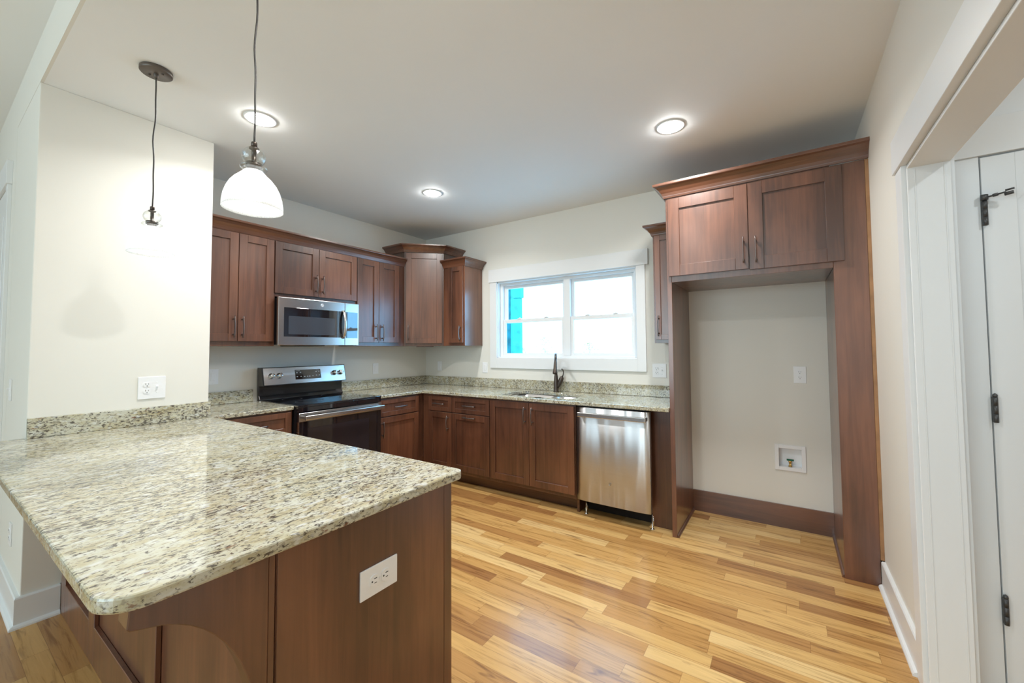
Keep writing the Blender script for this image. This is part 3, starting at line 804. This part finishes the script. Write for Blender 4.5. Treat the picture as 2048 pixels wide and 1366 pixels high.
# ---- faucet
def faucet():
    x, y, z = 1.926, -0.078, ZT1
    t = thing('kitchen_faucet', (x, y, z), 'dark bronze gooseneck faucet with side lever behind the sink', 'faucet')
    FR = Matrix.Translation((x, y, 0)) @ Matrix.Rotation(math.radians(27), 4, 'Z') @ Matrix.Translation((-x, -y, 0))
    b = MB().lathe([(0, 0), (0.027, 0), (0.028, 0.006), (0.025, 0.012), (0.0245, 0.03), (0.023, 0.09), (0.0185, 0.15), (0.0135, 0.180), (0.0150, 0.188), (0.0150, 0.196), (0.0125, 0.200), (0, 0.2)], 24, Matrix.Translation((x, y, z+0.0002)))
    b.build('faucet_body', M['bronze'], t)
    pts = [(x, y, z+0.195), (x, y, z+0.285)]
    for i in range(1, 9):
        a = PI*0.86*i/8
        pts.append((x, y-0.070+0.070*math.cos(a), z+0.285+0.092*math.sin(a)))
    s = MB(FR).tube(pts, [0.0105]*len(pts), 12); s.build('spout', M['bronze'], t)
    e = Vector(pts[-1]); dr = (e-Vector(pts[-2])).normalized(); dr = (dr+Vector((-0.06, 0, -0.4))).normalized()
    s = MB(FR).tube([e-dr*0.01, e+dr*0.03, e+dr*0.09, e+dr*0.135, e+dr*0.142], [0.0125, 0.0145, 0.0165, 0.0225, 0.0215], 16)
    s.build('spray_head', M['bronze'], t)
    l = MB(FR)
    l.tube([(x+0.012, y-0.005, z+0.045), (x+0.032, y-0.012, z+0.085), (x+0.052, y-0.018, z+0.128), (x+0.060, y-0.020, z+0.148), (x+0.063, y-0.020, z+0.152)], [0.016, 0.021, 0.023, 0.019, 0.010], 14)
    l.tube([(x+0.061, y-0.020, z+0.146), (x+0.070, y-0.021, z+0.168), (x+0.074, y-0.021, z+0.195), (x+0.069, y-0.020, z+0.218), (x+0.058, y-0.019, z+0.227), (x+0.053, y-0.019, z+0.224)], [0.0085, 0.0055, 0.0050, 0.0060, 0.0078, 0.0060], 10)
    l.build('lever', M['bronze'], t)
faucet()

# ================================================================== APPLIANCES
def badge(fr, xc, zc, y, r, parent, m=None):
    b = MB(fr); R90 = Matrix.Translation((xc, y, zc)) @ Matrix.Rotation(PI/2, 4, 'X')
    b.lathe([(0, 0.0), (r, 0.0), (r, 0.0018), (r*0.9, 0.0026), (r*0.84, 0.0020), (0, 0.0020)], 28, R90)
    o = b.build('badge', m or M['badge'], parent)
    s = MB(fr); k = 14
    for sx, ph in ((-0.28, 0.3), (0.28, 1.2)):
        s.tube([(xc+sx*r+0.30*r*math.cos(ph+5.2*i/k), y-0.0026, zc+0.42*r*math.sin(ph+5.2*i/k)) for i in range(k+1)], r*0.055, 5)
    for i in range(4):
        a = PI/4+i*PI/2
        s.tube([(xc+0.70*r*math.cos(a+q), y-0.0026, zc+0.70*r*math.sin(a+q)) for q in (-0.45, -0.15, 0.15, 0.45)], r*0.05, 5)
    s.build('monogram', M['steel'], o)

def range_():
    t = thing('range', (0.33, -1.5825, 0), 'black and stainless electric range with glass cooktop and knob backguard', 'range')
    y0, y1 = -1.9640, -1.2000
    MB().box(0.022, 0.655, y0+0.003, y1-0.003, 0.06, 0.902, bev=0.003).box(0.05, 0.60, y0+0.03, y1-0.03, 0.0, 0.06, bev=0).build('oven_body', M['black'], t)
    ct = MB().box(0.085, 0.692, y0, y1, 0.9025, 0.921, bev=0.005, seg=2).box(0.655, 0.690, y0+0.002, y1-0.002, 0.866, 0.903, bev=0.003)
    ct.build('cooktop', M['blackglass'], t)
    # door
    F = frame(0.656, 0, 0, 90)
    d = MB(F).box(y0+0.004, y1-0.004, -0.036, 0, 0.215, 0.858, bev=0.004, seg=2).build('oven_door', M['blackglass'], t)
    MB(F).box(y0+0.004, y1-0.004, -0.040, -0.036, 0.792, 0.858, bev=0.0015).build('door_strip', M['steel'], d)
    MB(F).box(y0+0.075, y1-0.135, -0.0372, -0.0362, 0.33, 0.735, bev=0).build('oven_window', M['ovenglass'], d)
    MB(F).box(y0+0.0038, y0+0.0075, -0.038, -0.001, 0.215, 0.79, bev=0).build('edge_trim', M['chrome'], d)
    h = MB(F).box(y0+0.028, y1-0.004, -0.092, -0.072, 0.806, 0.840, bev=0.007, seg=3)
    for yy in (y0+0.042, y1-0.03): h.box(yy-0.011, yy+0.011, -0.074, -0.038, 0.811, 0.835, bev=0.003)
    h.build('handle', M['steel'], d)
    dr = MB(F).box(y0+0.004, y1-0.004, -0.034, 0, 0.065, 0.205, bev=0.004).build('storage_drawer', M['black'], t)
    # backguard: black plinth and tilted stainless control panel
    b = MB().prism([(0.026, 0.902), (0.090, 0.902), (0.078, 0.925), (0.060, 0.955), (0.058, 1.040), (0.135, 1.043), (0.097, 1.200), (0.026, 1.200)], 'y', y0-0.004, y1+0.004, bev=0.003)
    bg = b.build('backguard', M['black'], t)
    tilt = math.atan2(0.135-0.097, 1.200-1.043)
    P = frame(0.135, 0, 1.043, 90) @ Matrix.Rotation(-tilt, 4, 'X')
    hgt = 0.1615
    cp = MB(P).box(y0+0.006, y1-0.004, -0.003, 0.001, 0.006, hgt-0.006, bev=0.0015).build('control_panel', M['steel'], bg)
    # knobs
    zk = 0.083
    for yk in (-1.897, -1.832, -1.318, -1.253):
        k = MB(P); R90 = Matrix.Translation((yk, -0.003, zk)) @ Matrix.Rotation(PI/2, 4, 'X')
        k.lathe([(0, 0), (0.0245, 0), (0.0245, 0.005), (0.0205, 0.008), (0.0195, 0.030), (0.0165, 0.033), (0, 0.033)], 28, R90)
        k.box(yk-0.0065, yk+0.0065, -0.046, -0.034, zk-0.019, zk+0.019, bev=0.003, seg=2)
        k.build('knob', M['chrome'], bg)
    dsp = MB(P).box(-1.694, -1.455, -0.0048, -0.003, 0.040, 0.128, bev=0.0015).build('display', M['blackglass'], bg)
    def dash(a, b, z, h=0.004): MB(P).box(a, b, -0.0053, -0.0048, z, z+h, bev=0).build('button_print', M['icon'], dsp)
    dash(-1.688, -1.650, 0.117, 0.0035); dash(-1.500, -1.470, 0.117, 0.003)
    for yy, zz in ((-1.684, 0.098), (-1.652, 0.100), (-1.505, 0.100), (-1.478, 0.100), (-1.684, 0.062), (-1.650, 0.062), (-1.617, 0.060), (-1.590, 0.060), (-1.570, 0.060), (-1.540, 0.062), (-1.505, 0.066), (-1.478, 0.066)):
        dash(yy, yy+0.012, zz, 0.0075)
    # burner rings printed on the glass
    for bx, by, r in ((0.22, -1.77, 0.075), (0.22, -1.39, 0.10), (0.50, -1.77, 0.105), (0.50, -1.39, 0.085)):
        MB().lathe([(r, 0), (r+0.0025, 0.0002), (r+0.0025, 0.0)], 48, Matrix.Translation((bx, by, 0.9212))).build('burner_ring', M['hinge'], t)
range_()

def microwave():
    t = thing('microwave', (0.2, -1.613, 1.386), 'stainless over-the-range microwave with black glass door', 'microwave')
    y0, y1, z0, z1 = -1.983, -1.243, 1.389, 1.788
    MB().box(0.003, 0.372, y0+0.022, y1-0.004, z0+0.004, z1, bev=0.003).build('microwave_body', M['black'], t)
    F = frame(0.372, 0, 0, 90)
    MB(F).box(y0+0.012, y1-0.002, -0.006, 0, z0+0.004, z1-0.002, bev=0.001).build('front_gasket', M['darkgap'], t)
    ys = -1.389
    d = MB(F).box(y0, ys-0.001, -0.028, -0.006, z0, z1, bev=0.004, seg=2).build('door', M['steel'], t)
    MB(F).box(y0+0.045, ys-0.072, -0.0295, -0.0275, 1.462, 1.706, bev=0.003, seg=2).build('door_glass', M['blackglass'], d)
    MB(F).box(y0+0.082, ys-0.100, -0.0300, -0.0294, 1.482, 1.635, bev=0).build('window_mesh', M['mwscreen'], d)
    h = MB(F)
    pts = [(ys-0.020, -0.030-0.042*math.sin(PI*min(1, max(0, i/12))) ** 0.55, 1.456+0.256*i/12) for i in range(13)]
    h.tube(pts, 0.0105, 10, flat=(1.3, 0.7))
    MB(F).box(ys-0.068, ys-0.004, -0.0292, -0.0275, 1.462, 1.706, bev=0.002).build('handle_recess', M['blackglass'], d)
    h.build('handle', M['steel_x'], d)
    cp = MB(F).box(ys+0.001, y1, -0.028, -0.006, z0, z1, bev=0.004, seg=2).build('control_panel', M['steel'], t)
    MB(F).box(ys+0.010, y1-0.014, -0.0295, -0.0275, 1.458, 1.704, bev=0.003, seg=2).build('control_glass', M['blackglass'], cp)
    badge(F, -1.612, 1.747, -0.028, 0.015, d)
    v = MB().box(0.10, 0.36, -1.82, -1.56, z0-0.006, z0+0.004, bev=0.002)
    v.build('underside_grille', M['darkgap'], t)
microwave()

def dishwasher():
    x0, x1, z0, z1 = 2.4065, 2.998, 0.130, 0.872
    t = thing('dishwasher', ((x0+x1)/2, -0.35, 0.02), 'stainless steel dishwasher with towel bar handle', 'dishwasher')
    MB().box(x0-0.002, 2.970, -0.590, -0.05, 0.125, 0.8795, bev=0.001).build('tub', M['darkgap'], t)
    n = 14; prof = []
    for i in range(n+1):
        s = -1+2*i/n
        prof.append((x0+(x1-x0)*i/n, -0.625-0.012*(1-abs(s)**6)))
    d = MB().prism([(x0, -0.5905)]+prof+[(x1, -0.5905)], 'z', z0, z1, bev=0.002, seg=1, smooth=False)
    for f in d.bm.faces:
        if abs(f.normal.z) < 0.5 and f.calc_center_median().y < -0.61: f.smooth = True
    door = d.build('door', M['steel_dw'], t)
    h = MB().box(x0+0.035, x1-0.010, -0.690, -0.672, 0.802, 0.838, bev=0.006, seg=3)
    for xx in (x0+0.050, x1-0.026): h.box(xx-0.012, xx+0.012, -0.674, -0.624, 0.806, 0.834, bev=0.003)
    h.build('handle', M['steel_x'], door)
    badge(frame(0, 0, 0, 0), 2.690, 0.300, -0.6365, 0.011, door, M['steel'])
    for xx in (x0+0.05, x1-0.010):
        f = MB().lathe([(0, 0), (0.015, 0), (0.015, 0.006), (0.005, 0.010), (0.005, 0.11), (0, 0.11)], 12, Matrix.Translation((xx, -0.565, 0.0)))
        f.tube([(xx+0.006, -0.57, 0.02), (xx+0.012, -0.575, 0.06), (xx+0.006, -0.57, 0.10)], 0.003, 6)
        f.build('levelling_foot', M['chrome'], t)
    MB().box(x0+0.02, x1-0.02, -0.45, -0.44, 0.0, 0.124, bev=0).build('kick_plate', M['darkgap'], t)
dishwasher()

# ================================================================== OUTLETS AND SWITCHES
def duplex(parent, fr, xc, zc, horizontal=False):
    for s in (-1, 1):
        q = Matrix.Translation((xc, 0, zc)) @ (Matrix.Rotation(PI/2, 4, 'Y') if horizontal else Matrix.Identity(4))
        b = MB(fr @ q); zz = s*0.0195
        pts = []
        for i in range(28):
            a = 2*PI*i/28; pts.append((0.0172*math.cos(a), max(-0.0138, min(0.0138, 0.0172*math.sin(a)))+zz))
        b.prism(pts, 'y', -0.0078, -0.0048)
        o = b.build('receptacle', M['plastic'], parent)
        k = MB(fr @ q)
        k.box(-0.0075, -0.0052, -0.0082, -0.0076, zz-0.001, zz+0.0085, bev=0).box(0.0052, 0.0072, -0.0082, -0.0076, zz, zz+0.0075, bev=0)
        k.lathe([(0, 0), (0.0026, 0)], 10, Matrix.Translation((0, -0.0082, zz-0.0075)) @ Matrix.Rotation(PI/2, 4, 'X'))
        k.build('slots', M['slot'], o)
def toggle(parent, fr, xc, zc, up=True):
    b = MB(fr @ Matrix.Translation((xc, 0, zc)))
    b.box(-0.0052, 0.0052, -0.0062, -0.0048, -0.012, 0.012, bev=0.0006)
    b.box(-0.0036, 0.0036, -0.017, -0.005, -0.002, 0.0065, bev=0.001, M4=Matrix.Rotation(math.radians(-22 if up else 22), 4, 'X'))
    b.build('toggle', M['plastic'], parent)
def rocker(parent, fr, xc, zc):
    b = MB(fr @ Matrix.Translation((xc, 0, zc)))
    b.box(-0.0165, 0.0165, -0.0075, -0.0048, -0.0335, 0.0335, bev=0.001)
    b.box(-0.0130, 0.0130, -0.0098, -0.0070, -0.0300, 0.0300, bev=0.0012, M4=Matrix.Rotation(math.radians(3), 4, 'X'))
    b.build('rocker', M['plastic'], parent)
def plate(kind, fr, w, h, gangs, label, name, loc, horizontal=False, cat='outlet', group='white wall plates'):
    t = thing(name, loc, label, cat, group)
    MB(fr).box(-w/2, w/2, -0.0052, -0.0003, -h/2, h/2, bev=0.0024, seg=2).build('cover_plate', M['plastic'], t)
    n = len(gangs)
    for i, g in enumerate(gangs):
        xc = (i-(n-1)/2)*0.046
        if g == 'duplex': duplex(t, fr, xc, 0, horizontal)
        elif g == 'toggle': toggle(t, fr, xc, 0)
        else: rocker(t, fr, xc, 0)
        for zz in ((0,) if g == 'duplex' else (-0.030, 0.030) if g == 'toggle' else (-0.0485, 0.0485)):
            MB(fr).lathe([(0, 0.0), (0.0028, 0.0), (0.0022, 0.0012), (0, 0.0014)], 10, Matrix.Translation((xc, -0.0052, zz)) @ Matrix.Rotation(PI/2, 4, 'X')).build('cover_screw', M['plastic'], t)
    return t
plate('o', frame(SX, -2.8165, 1.131, 90), 0.126, 0.132, ('duplex', 'toggle'), 'white double plate with outlet and toggle on the partition above the peninsula', 'outlet_plate', (SX, -2.8165, 1.131))
plate('o', frame(0, -0.752, 1.136, 90), 0.072, 0.118, ('rocker',), 'white wall plate on the left wall between the range and the corner', 'switch_plate', (0, -0.752, 1.136), cat='switch')
plate('o', frame(0, -2.283, 1.140, 90), 0.076, 0.122, ('rocker',), 'white wall plate left of the range, just past the partition edge', 'switch_plate', (0, -2.283, 1.14), cat='switch')
plate('o', frame(0.250, 0, 1.138, 0), 0.070, 0.116, ('rocker',), 'white wall plate on the back wall under the corner cabinet', 'switch_plate', (0.25, 0, 1.138), cat='switch')
plate('o', frame(0.966, 0, 1.134, 0), 0.074, 0.120, ('rocker',), 'white wall plate hard against the left window casing', 'switch_plate', (0.966, 0, 1.134), cat='switch')
plate('o', frame(2.916, 0, 1.145, 0), 0.118, 0.122, ('duplex', 'toggle'), 'white double plate with outlet and toggle right of the window', 'outlet_plate', (2.916, 0, 1.145))
plate('o', frame(3.934, 0, 1.138, 0), 0.078, 0.124, ('duplex',), 'white duplex outlet in the refrigerator recess', 'outlet_plate', (3.934, 0, 1.138))
plate('o', frame(XE-0.001, -2.857, 0.687, 90), 0.127, 0.082, ('duplex',), 'white sideways duplex outlet on the dark end of the peninsula', 'outlet_plate', (XE, -2.857, 0.687), horizontal=True)
plate('o', frame(0.060, YS, 1.130, 0), 0.078, 0.124, ('toggle',), 'white switch on the great room side of the partition, above the granite', 'switch_plate', (0.06, YS, 1.13), cat='switch')
plate('o', frame(0.289, YS, 0.360, 0), 0.074, 0.120, ('duplex',), 'white low outlet on the great room side of the partition, near the baseboard', 'outlet_plate', (0.289, YS, 0.36))

# ---- recessed water supply box
def water_box():
    x0, x1, z0, z1 = 3.760, 3.954, 0.423, 0.613
    t = thing('water_supply_box', (3.857, 0, z0), 'white recessed water supply box low in the refrigerator recess', 'box')
    f = MB(); w = 0.026
    f.box(x0, x0+w, -0.008, -0.0005, z0, z1).box(x1-w, x1, -0.008, -0.0005, z0, z1).box(x0+w, x1-w, -0.008, -0.0005, z0, z0+w).box(x0+w, x1-w, -0.008, -0.0005, z1-w, z1)
    f.build('box_frame', M['plastic'], t)
    k = MB(); a, b, c, d = x0+w, x1-w, z0+w, z1-w
    k.box(a-0.002, a, -0.001, 0.062, c, d, bev=0).box(b, b+0.002, -0.001, 0.062, c, d, bev=0).box(a, b, -0.001, 0.062, c-0.002, c, bev=0).box(a, b, -0.001, 0.062, d, d+0.002, bev=0).box(a, b, 0.060, 0.062, c, d, bev=0)
    k.build('box_recess', M['plastic'], t)
    v = MB()
    v.lathe([(0, 0), (0.012, 0), (0.012, 0.008), (0.008, 0.010), (0.008, 0.030), (0.011, 0.032), (0.011, 0.044), (0.006, 0.046), (0, 0.046)], 12, Matrix.Translation((3.856, 0.020, c)))
    v.tube([(3.856, 0.020, c+0.022), (3.856, -0.002, c+0.022)], 0.006, 10)
    valve = v.build('valve', M['brass'], t)
    MB().box(3.834, 3.880, 0.010, 0.028, c+0.044, c+0.056, bev=0.003, seg=2).lathe([(0.007, 0), (0.007, 0.012)], 10, Matrix.Translation((3.856, 0.019, c+0.036)), cap=True).build('valve_handle', M['green'], valve)
# cut the wall for the recess
wb = bpy.data.objects['wall_back']
def cut_wall():
    bm = MB()
    xs0, xs1, z0, z1 = 3.782, 3.932, 0.445, 0.591
    bm.box(-0.12, WX0, 0, 0.16, 0, H, bev=0)
    bm.box(WX0, WX1, 0, 0.16, 0, WZ0, bev=0).box(WX0, WX1, 0, 0.16, WZ1, H, bev=0)
    bm.box(WX1, xs0, 0, 0.16, 0, H, bev=0).box(xs1, RX+0.12, 0, 0.16, 0, H, bev=0)
    bm.box(xs0, xs1, 0, 0.16, 0, z0, bev=0).box(xs0, xs1, 0, 0.16, z1, H, bev=0).box(xs0, xs1, 0.07, 0.16, z0, z1, bev=0)
    bpy.data.objects.remove(wb)
    struct(bm.build('wall_back', M['wall']))
cut_wall()
water_box()

# ================================================================== LIGHT FITTINGS
def recessed(x, y, label):
    t = thing('recessed_light', (x, y, H), label, 'light', 'recessed ceiling lights')
    T = Matrix.Translation((x, y, H))
    MB().lathe([(0.063, -0.0005), (0.086, -0.0005), (0.087, -0.003), (0.082, -0.005), (0.066, -0.0055), (0.063, -0.004), (0.063, -0.0005)], 40, T).build('trim_ring', M['white'], t)
    MB().lathe([(0.0625, -0.004), (0.0615, -0.010), (0.055, -0.0145), (0.036, -0.017), (0, -0.018)], 32, T).build('lens', M['lens'], t)
    a = area('can_light', (0, 0, -0.022), (0.12, 0.12), CAN_POWER, (0.99, 1.0, 0.985), (0, 0, -1), 'DISK', 2.6)
    a.parent = t
    return t
recessed(1.221, -2.495, 'recessed ceiling light behind the front pendant cord')
recessed(3.277, -1.011, 'recessed ceiling light on the right, before the refrigerator cabinet')
recessed(1.228, -1.080, 'recessed ceiling light farthest back, over the range side')
recessed(2.900, -2.780, 'unseen recessed ceiling light added nearest the camera, above the top of the picture')  # unseen fitting assumed from the others' spacing, added to help light the foreground

def pendant(x, y, label, wig):
    zs, K = 1.829, 0.875
    t = thing('pendant_light', (x, y, zs), label, 'pendant light', 'glass pendants over the peninsula')
    T = Matrix.Translation((x, y, H))
    cn = MB().lathe([(0, -0.0005), (0.062, -0.0005), (0.064, -0.003), (0.064, -0.018), (0.061, -0.021), (0, -0.022)], 40, T)
    cn.lathe([(0.010, -0.0215), (0.0095, -0.034), (0.006, -0.042), (0, -0.042)], 16, T)
    can = cn.build('canopy', M['canopy'], t)
    sc = MB()
    for s in (-1, 1): sc.lathe([(0.0055, -0.0215), (0.005, -0.026), (0, -0.0275)], 12, T @ Matrix.Translation((s*0.028, s*0.018, 0)))
    sc.build('canopy_screw', M['bronze'], can)
    top = zs+0.262*K; n = 26
    pts = []
    for i in range(n+1):
        f = i/n; z = H-0.03+(top-H+0.03)*f
        w = wig*(math.sin(f*9.0)+0.6*math.sin(f*21+1))*math.sin(PI*f)
        pts.append((x+w, y+w*0.6, z))
    MB().tube(pts, 0.0032, 8).build('cord', M['cord'], t)
    B = Matrix.Translation((x, y, zs)) @ Matrix.Scale(K, 4)
    MB().lathe([(0, 0.266), (0.0095, 0.266), (0.0105, 0.262), (0.0105, 0.246), (0, 0.246)], 16, B).build('cord_cap', M['bronze'], t)
    so = MB().lathe([(0, 0.245), (0.017, 0.244), (0.017, 0.238), (0.008, 0.234), (0.008, 0.186), (0.027, 0.182), (0.027, 0.166), (0.020, 0.163), (0.020, 0.140), (0, 0.140)], 20, B)
    so.build('socket', M['bronze'], t)
    g = MB()
    gl = []
    for i in range(15):
        a = math.radians(14+152*i/14-0)
        gl.append((max(0.0108, 0.0405*math.sin(a)), 0.2085+0.038*math.cos(a)))
    g.lathe(gl, 32, B)
    col = [(0.022, 0.178)]+[(0.030+0.0165*math.sin(PI*i/8), 0.177-0.024*i/8) for i in range(9)]+[(0.030, 0.151)]
    g.lathe(col, 32, B)
    g.build('glass_neck', M['glass_clear'], t)
    sh = [(0.031, 0.152), (0.036, 0.146), (0.047, 0.134), (0.064, 0.117), (0.078, 0.098), (0.089, 0.075), (0.097, 0.048), (0.101, 0.022), (0.102, 0.0)]
    inner = [(r-0.0022, z) for r, z in sh[::-1]]
    MB().lathe(sh+inner, 48, B).build('glass_shade', M['shade'], t)
    MB().lathe([(0, 0.022), (0.014, 0.026), (0.026, 0.040), (0.030, 0.058), (0.027, 0.078), (0.018, 0.100), (0.0135, 0.118), (0.0135, 0.138), (0, 0.139)], 24, B).build('bulb', M['bulb'], t)
    return t
pendant(1.258, -2.988, 'clear glass bell pendant hanging nearest the white partition, its canopy visible', 0.004)
pendant(2.350, -3.000, 'larger looking glass bell pendant in front, its cord leaving the top of the picture', 0.003)

# ================================================================== OUTSIDE THE WINDOW
pp = thing('porch_post', (0.28, 1.7, -0.6), 'porch post tinted with painted blue shade, outside the left window pane', 'post')
MB().box(-0.10, 0.20, 1.62, 1.90, -0.6, 2.9, bev=0.01).build('post_shaft', M['post'], pp)
MB().box(0.304, 0.428, 1.53, 1.615, -0.6, 2.13, bev=0.01).box(0.304, 0.455, 1.51, 1.615, 2.13, 2.30, bev=0.01).box(0.21, 0.30, 1.60, 1.70, -0.6, 2.9, bev=0).build('post_board', M['post2'], pp)
struct(MB().box(-120, 120, 0.17, 240, -0.7, -0.6, bev=0).build('ground', M['ground']))
def tree(x, y, h, label, seed):
    rr = random.Random(seed)
    t = thing('tree', (x, y, -0.6), label, 'tree', 'distant trees past the window')
    tk = MB().tube([(x, y, -0.6), (x+0.1, y, h*0.4), (x-0.05, y, h*0.85)], [0.10, 0.07, 0.03], 6)
    for i in range(6):
        z = h*(0.3+0.1*i); a = rr.uniform(0, 6.28)
        tk.tube([(x, y, z), (x+0.5*math.cos(a), y+0.5*math.sin(a), z+0.45)], [0.035, 0.012], 5)
    tk.build('trunk', M['bark'], t)
    f = MB()
    for i in range(330):
        u = rr.random(); a = rr.uniform(0, 6.28); r = (0.15+0.75*math.sin(PI*u))*rr.random()**0.5
        c = Vector((x+r*math.cos(a), y+r*math.sin(a), h*(0.25+0.78*u)))
        s = rr.uniform(0.05, 0.12)
        q = Matrix.Translation(c) @ Matrix.Rotation(rr.uniform(0, 6.28), 4, Vector((rr.random()-.5, rr.random()-.5, rr.random()-.5)).normalized())
        vs = [f.bm.verts.new(q @ Vector(p)) for p in ((-s, 0, 0), (0, -s*0.5, 0), (s, 0, 0.2*s), (0, s*0.5, 0))]
        f.bm.faces.new(vs)
    f.build('foliage', M['leaf'], t)
tree(-15.6, 30, 2.3, 'tallest glare-paled tree far outside, seen low in the left window sash', 1)
tree(-11.0, 30, 1.75, 'small glare-paled tree far outside, low in the right window sash', 2)
tree(-19.5, 32, 1.35, 'tiny glare-paled bush far outside, left of the tallest tree', 3)

for o in bpy.data.objects:
    if '_org' in o: del o['_org']
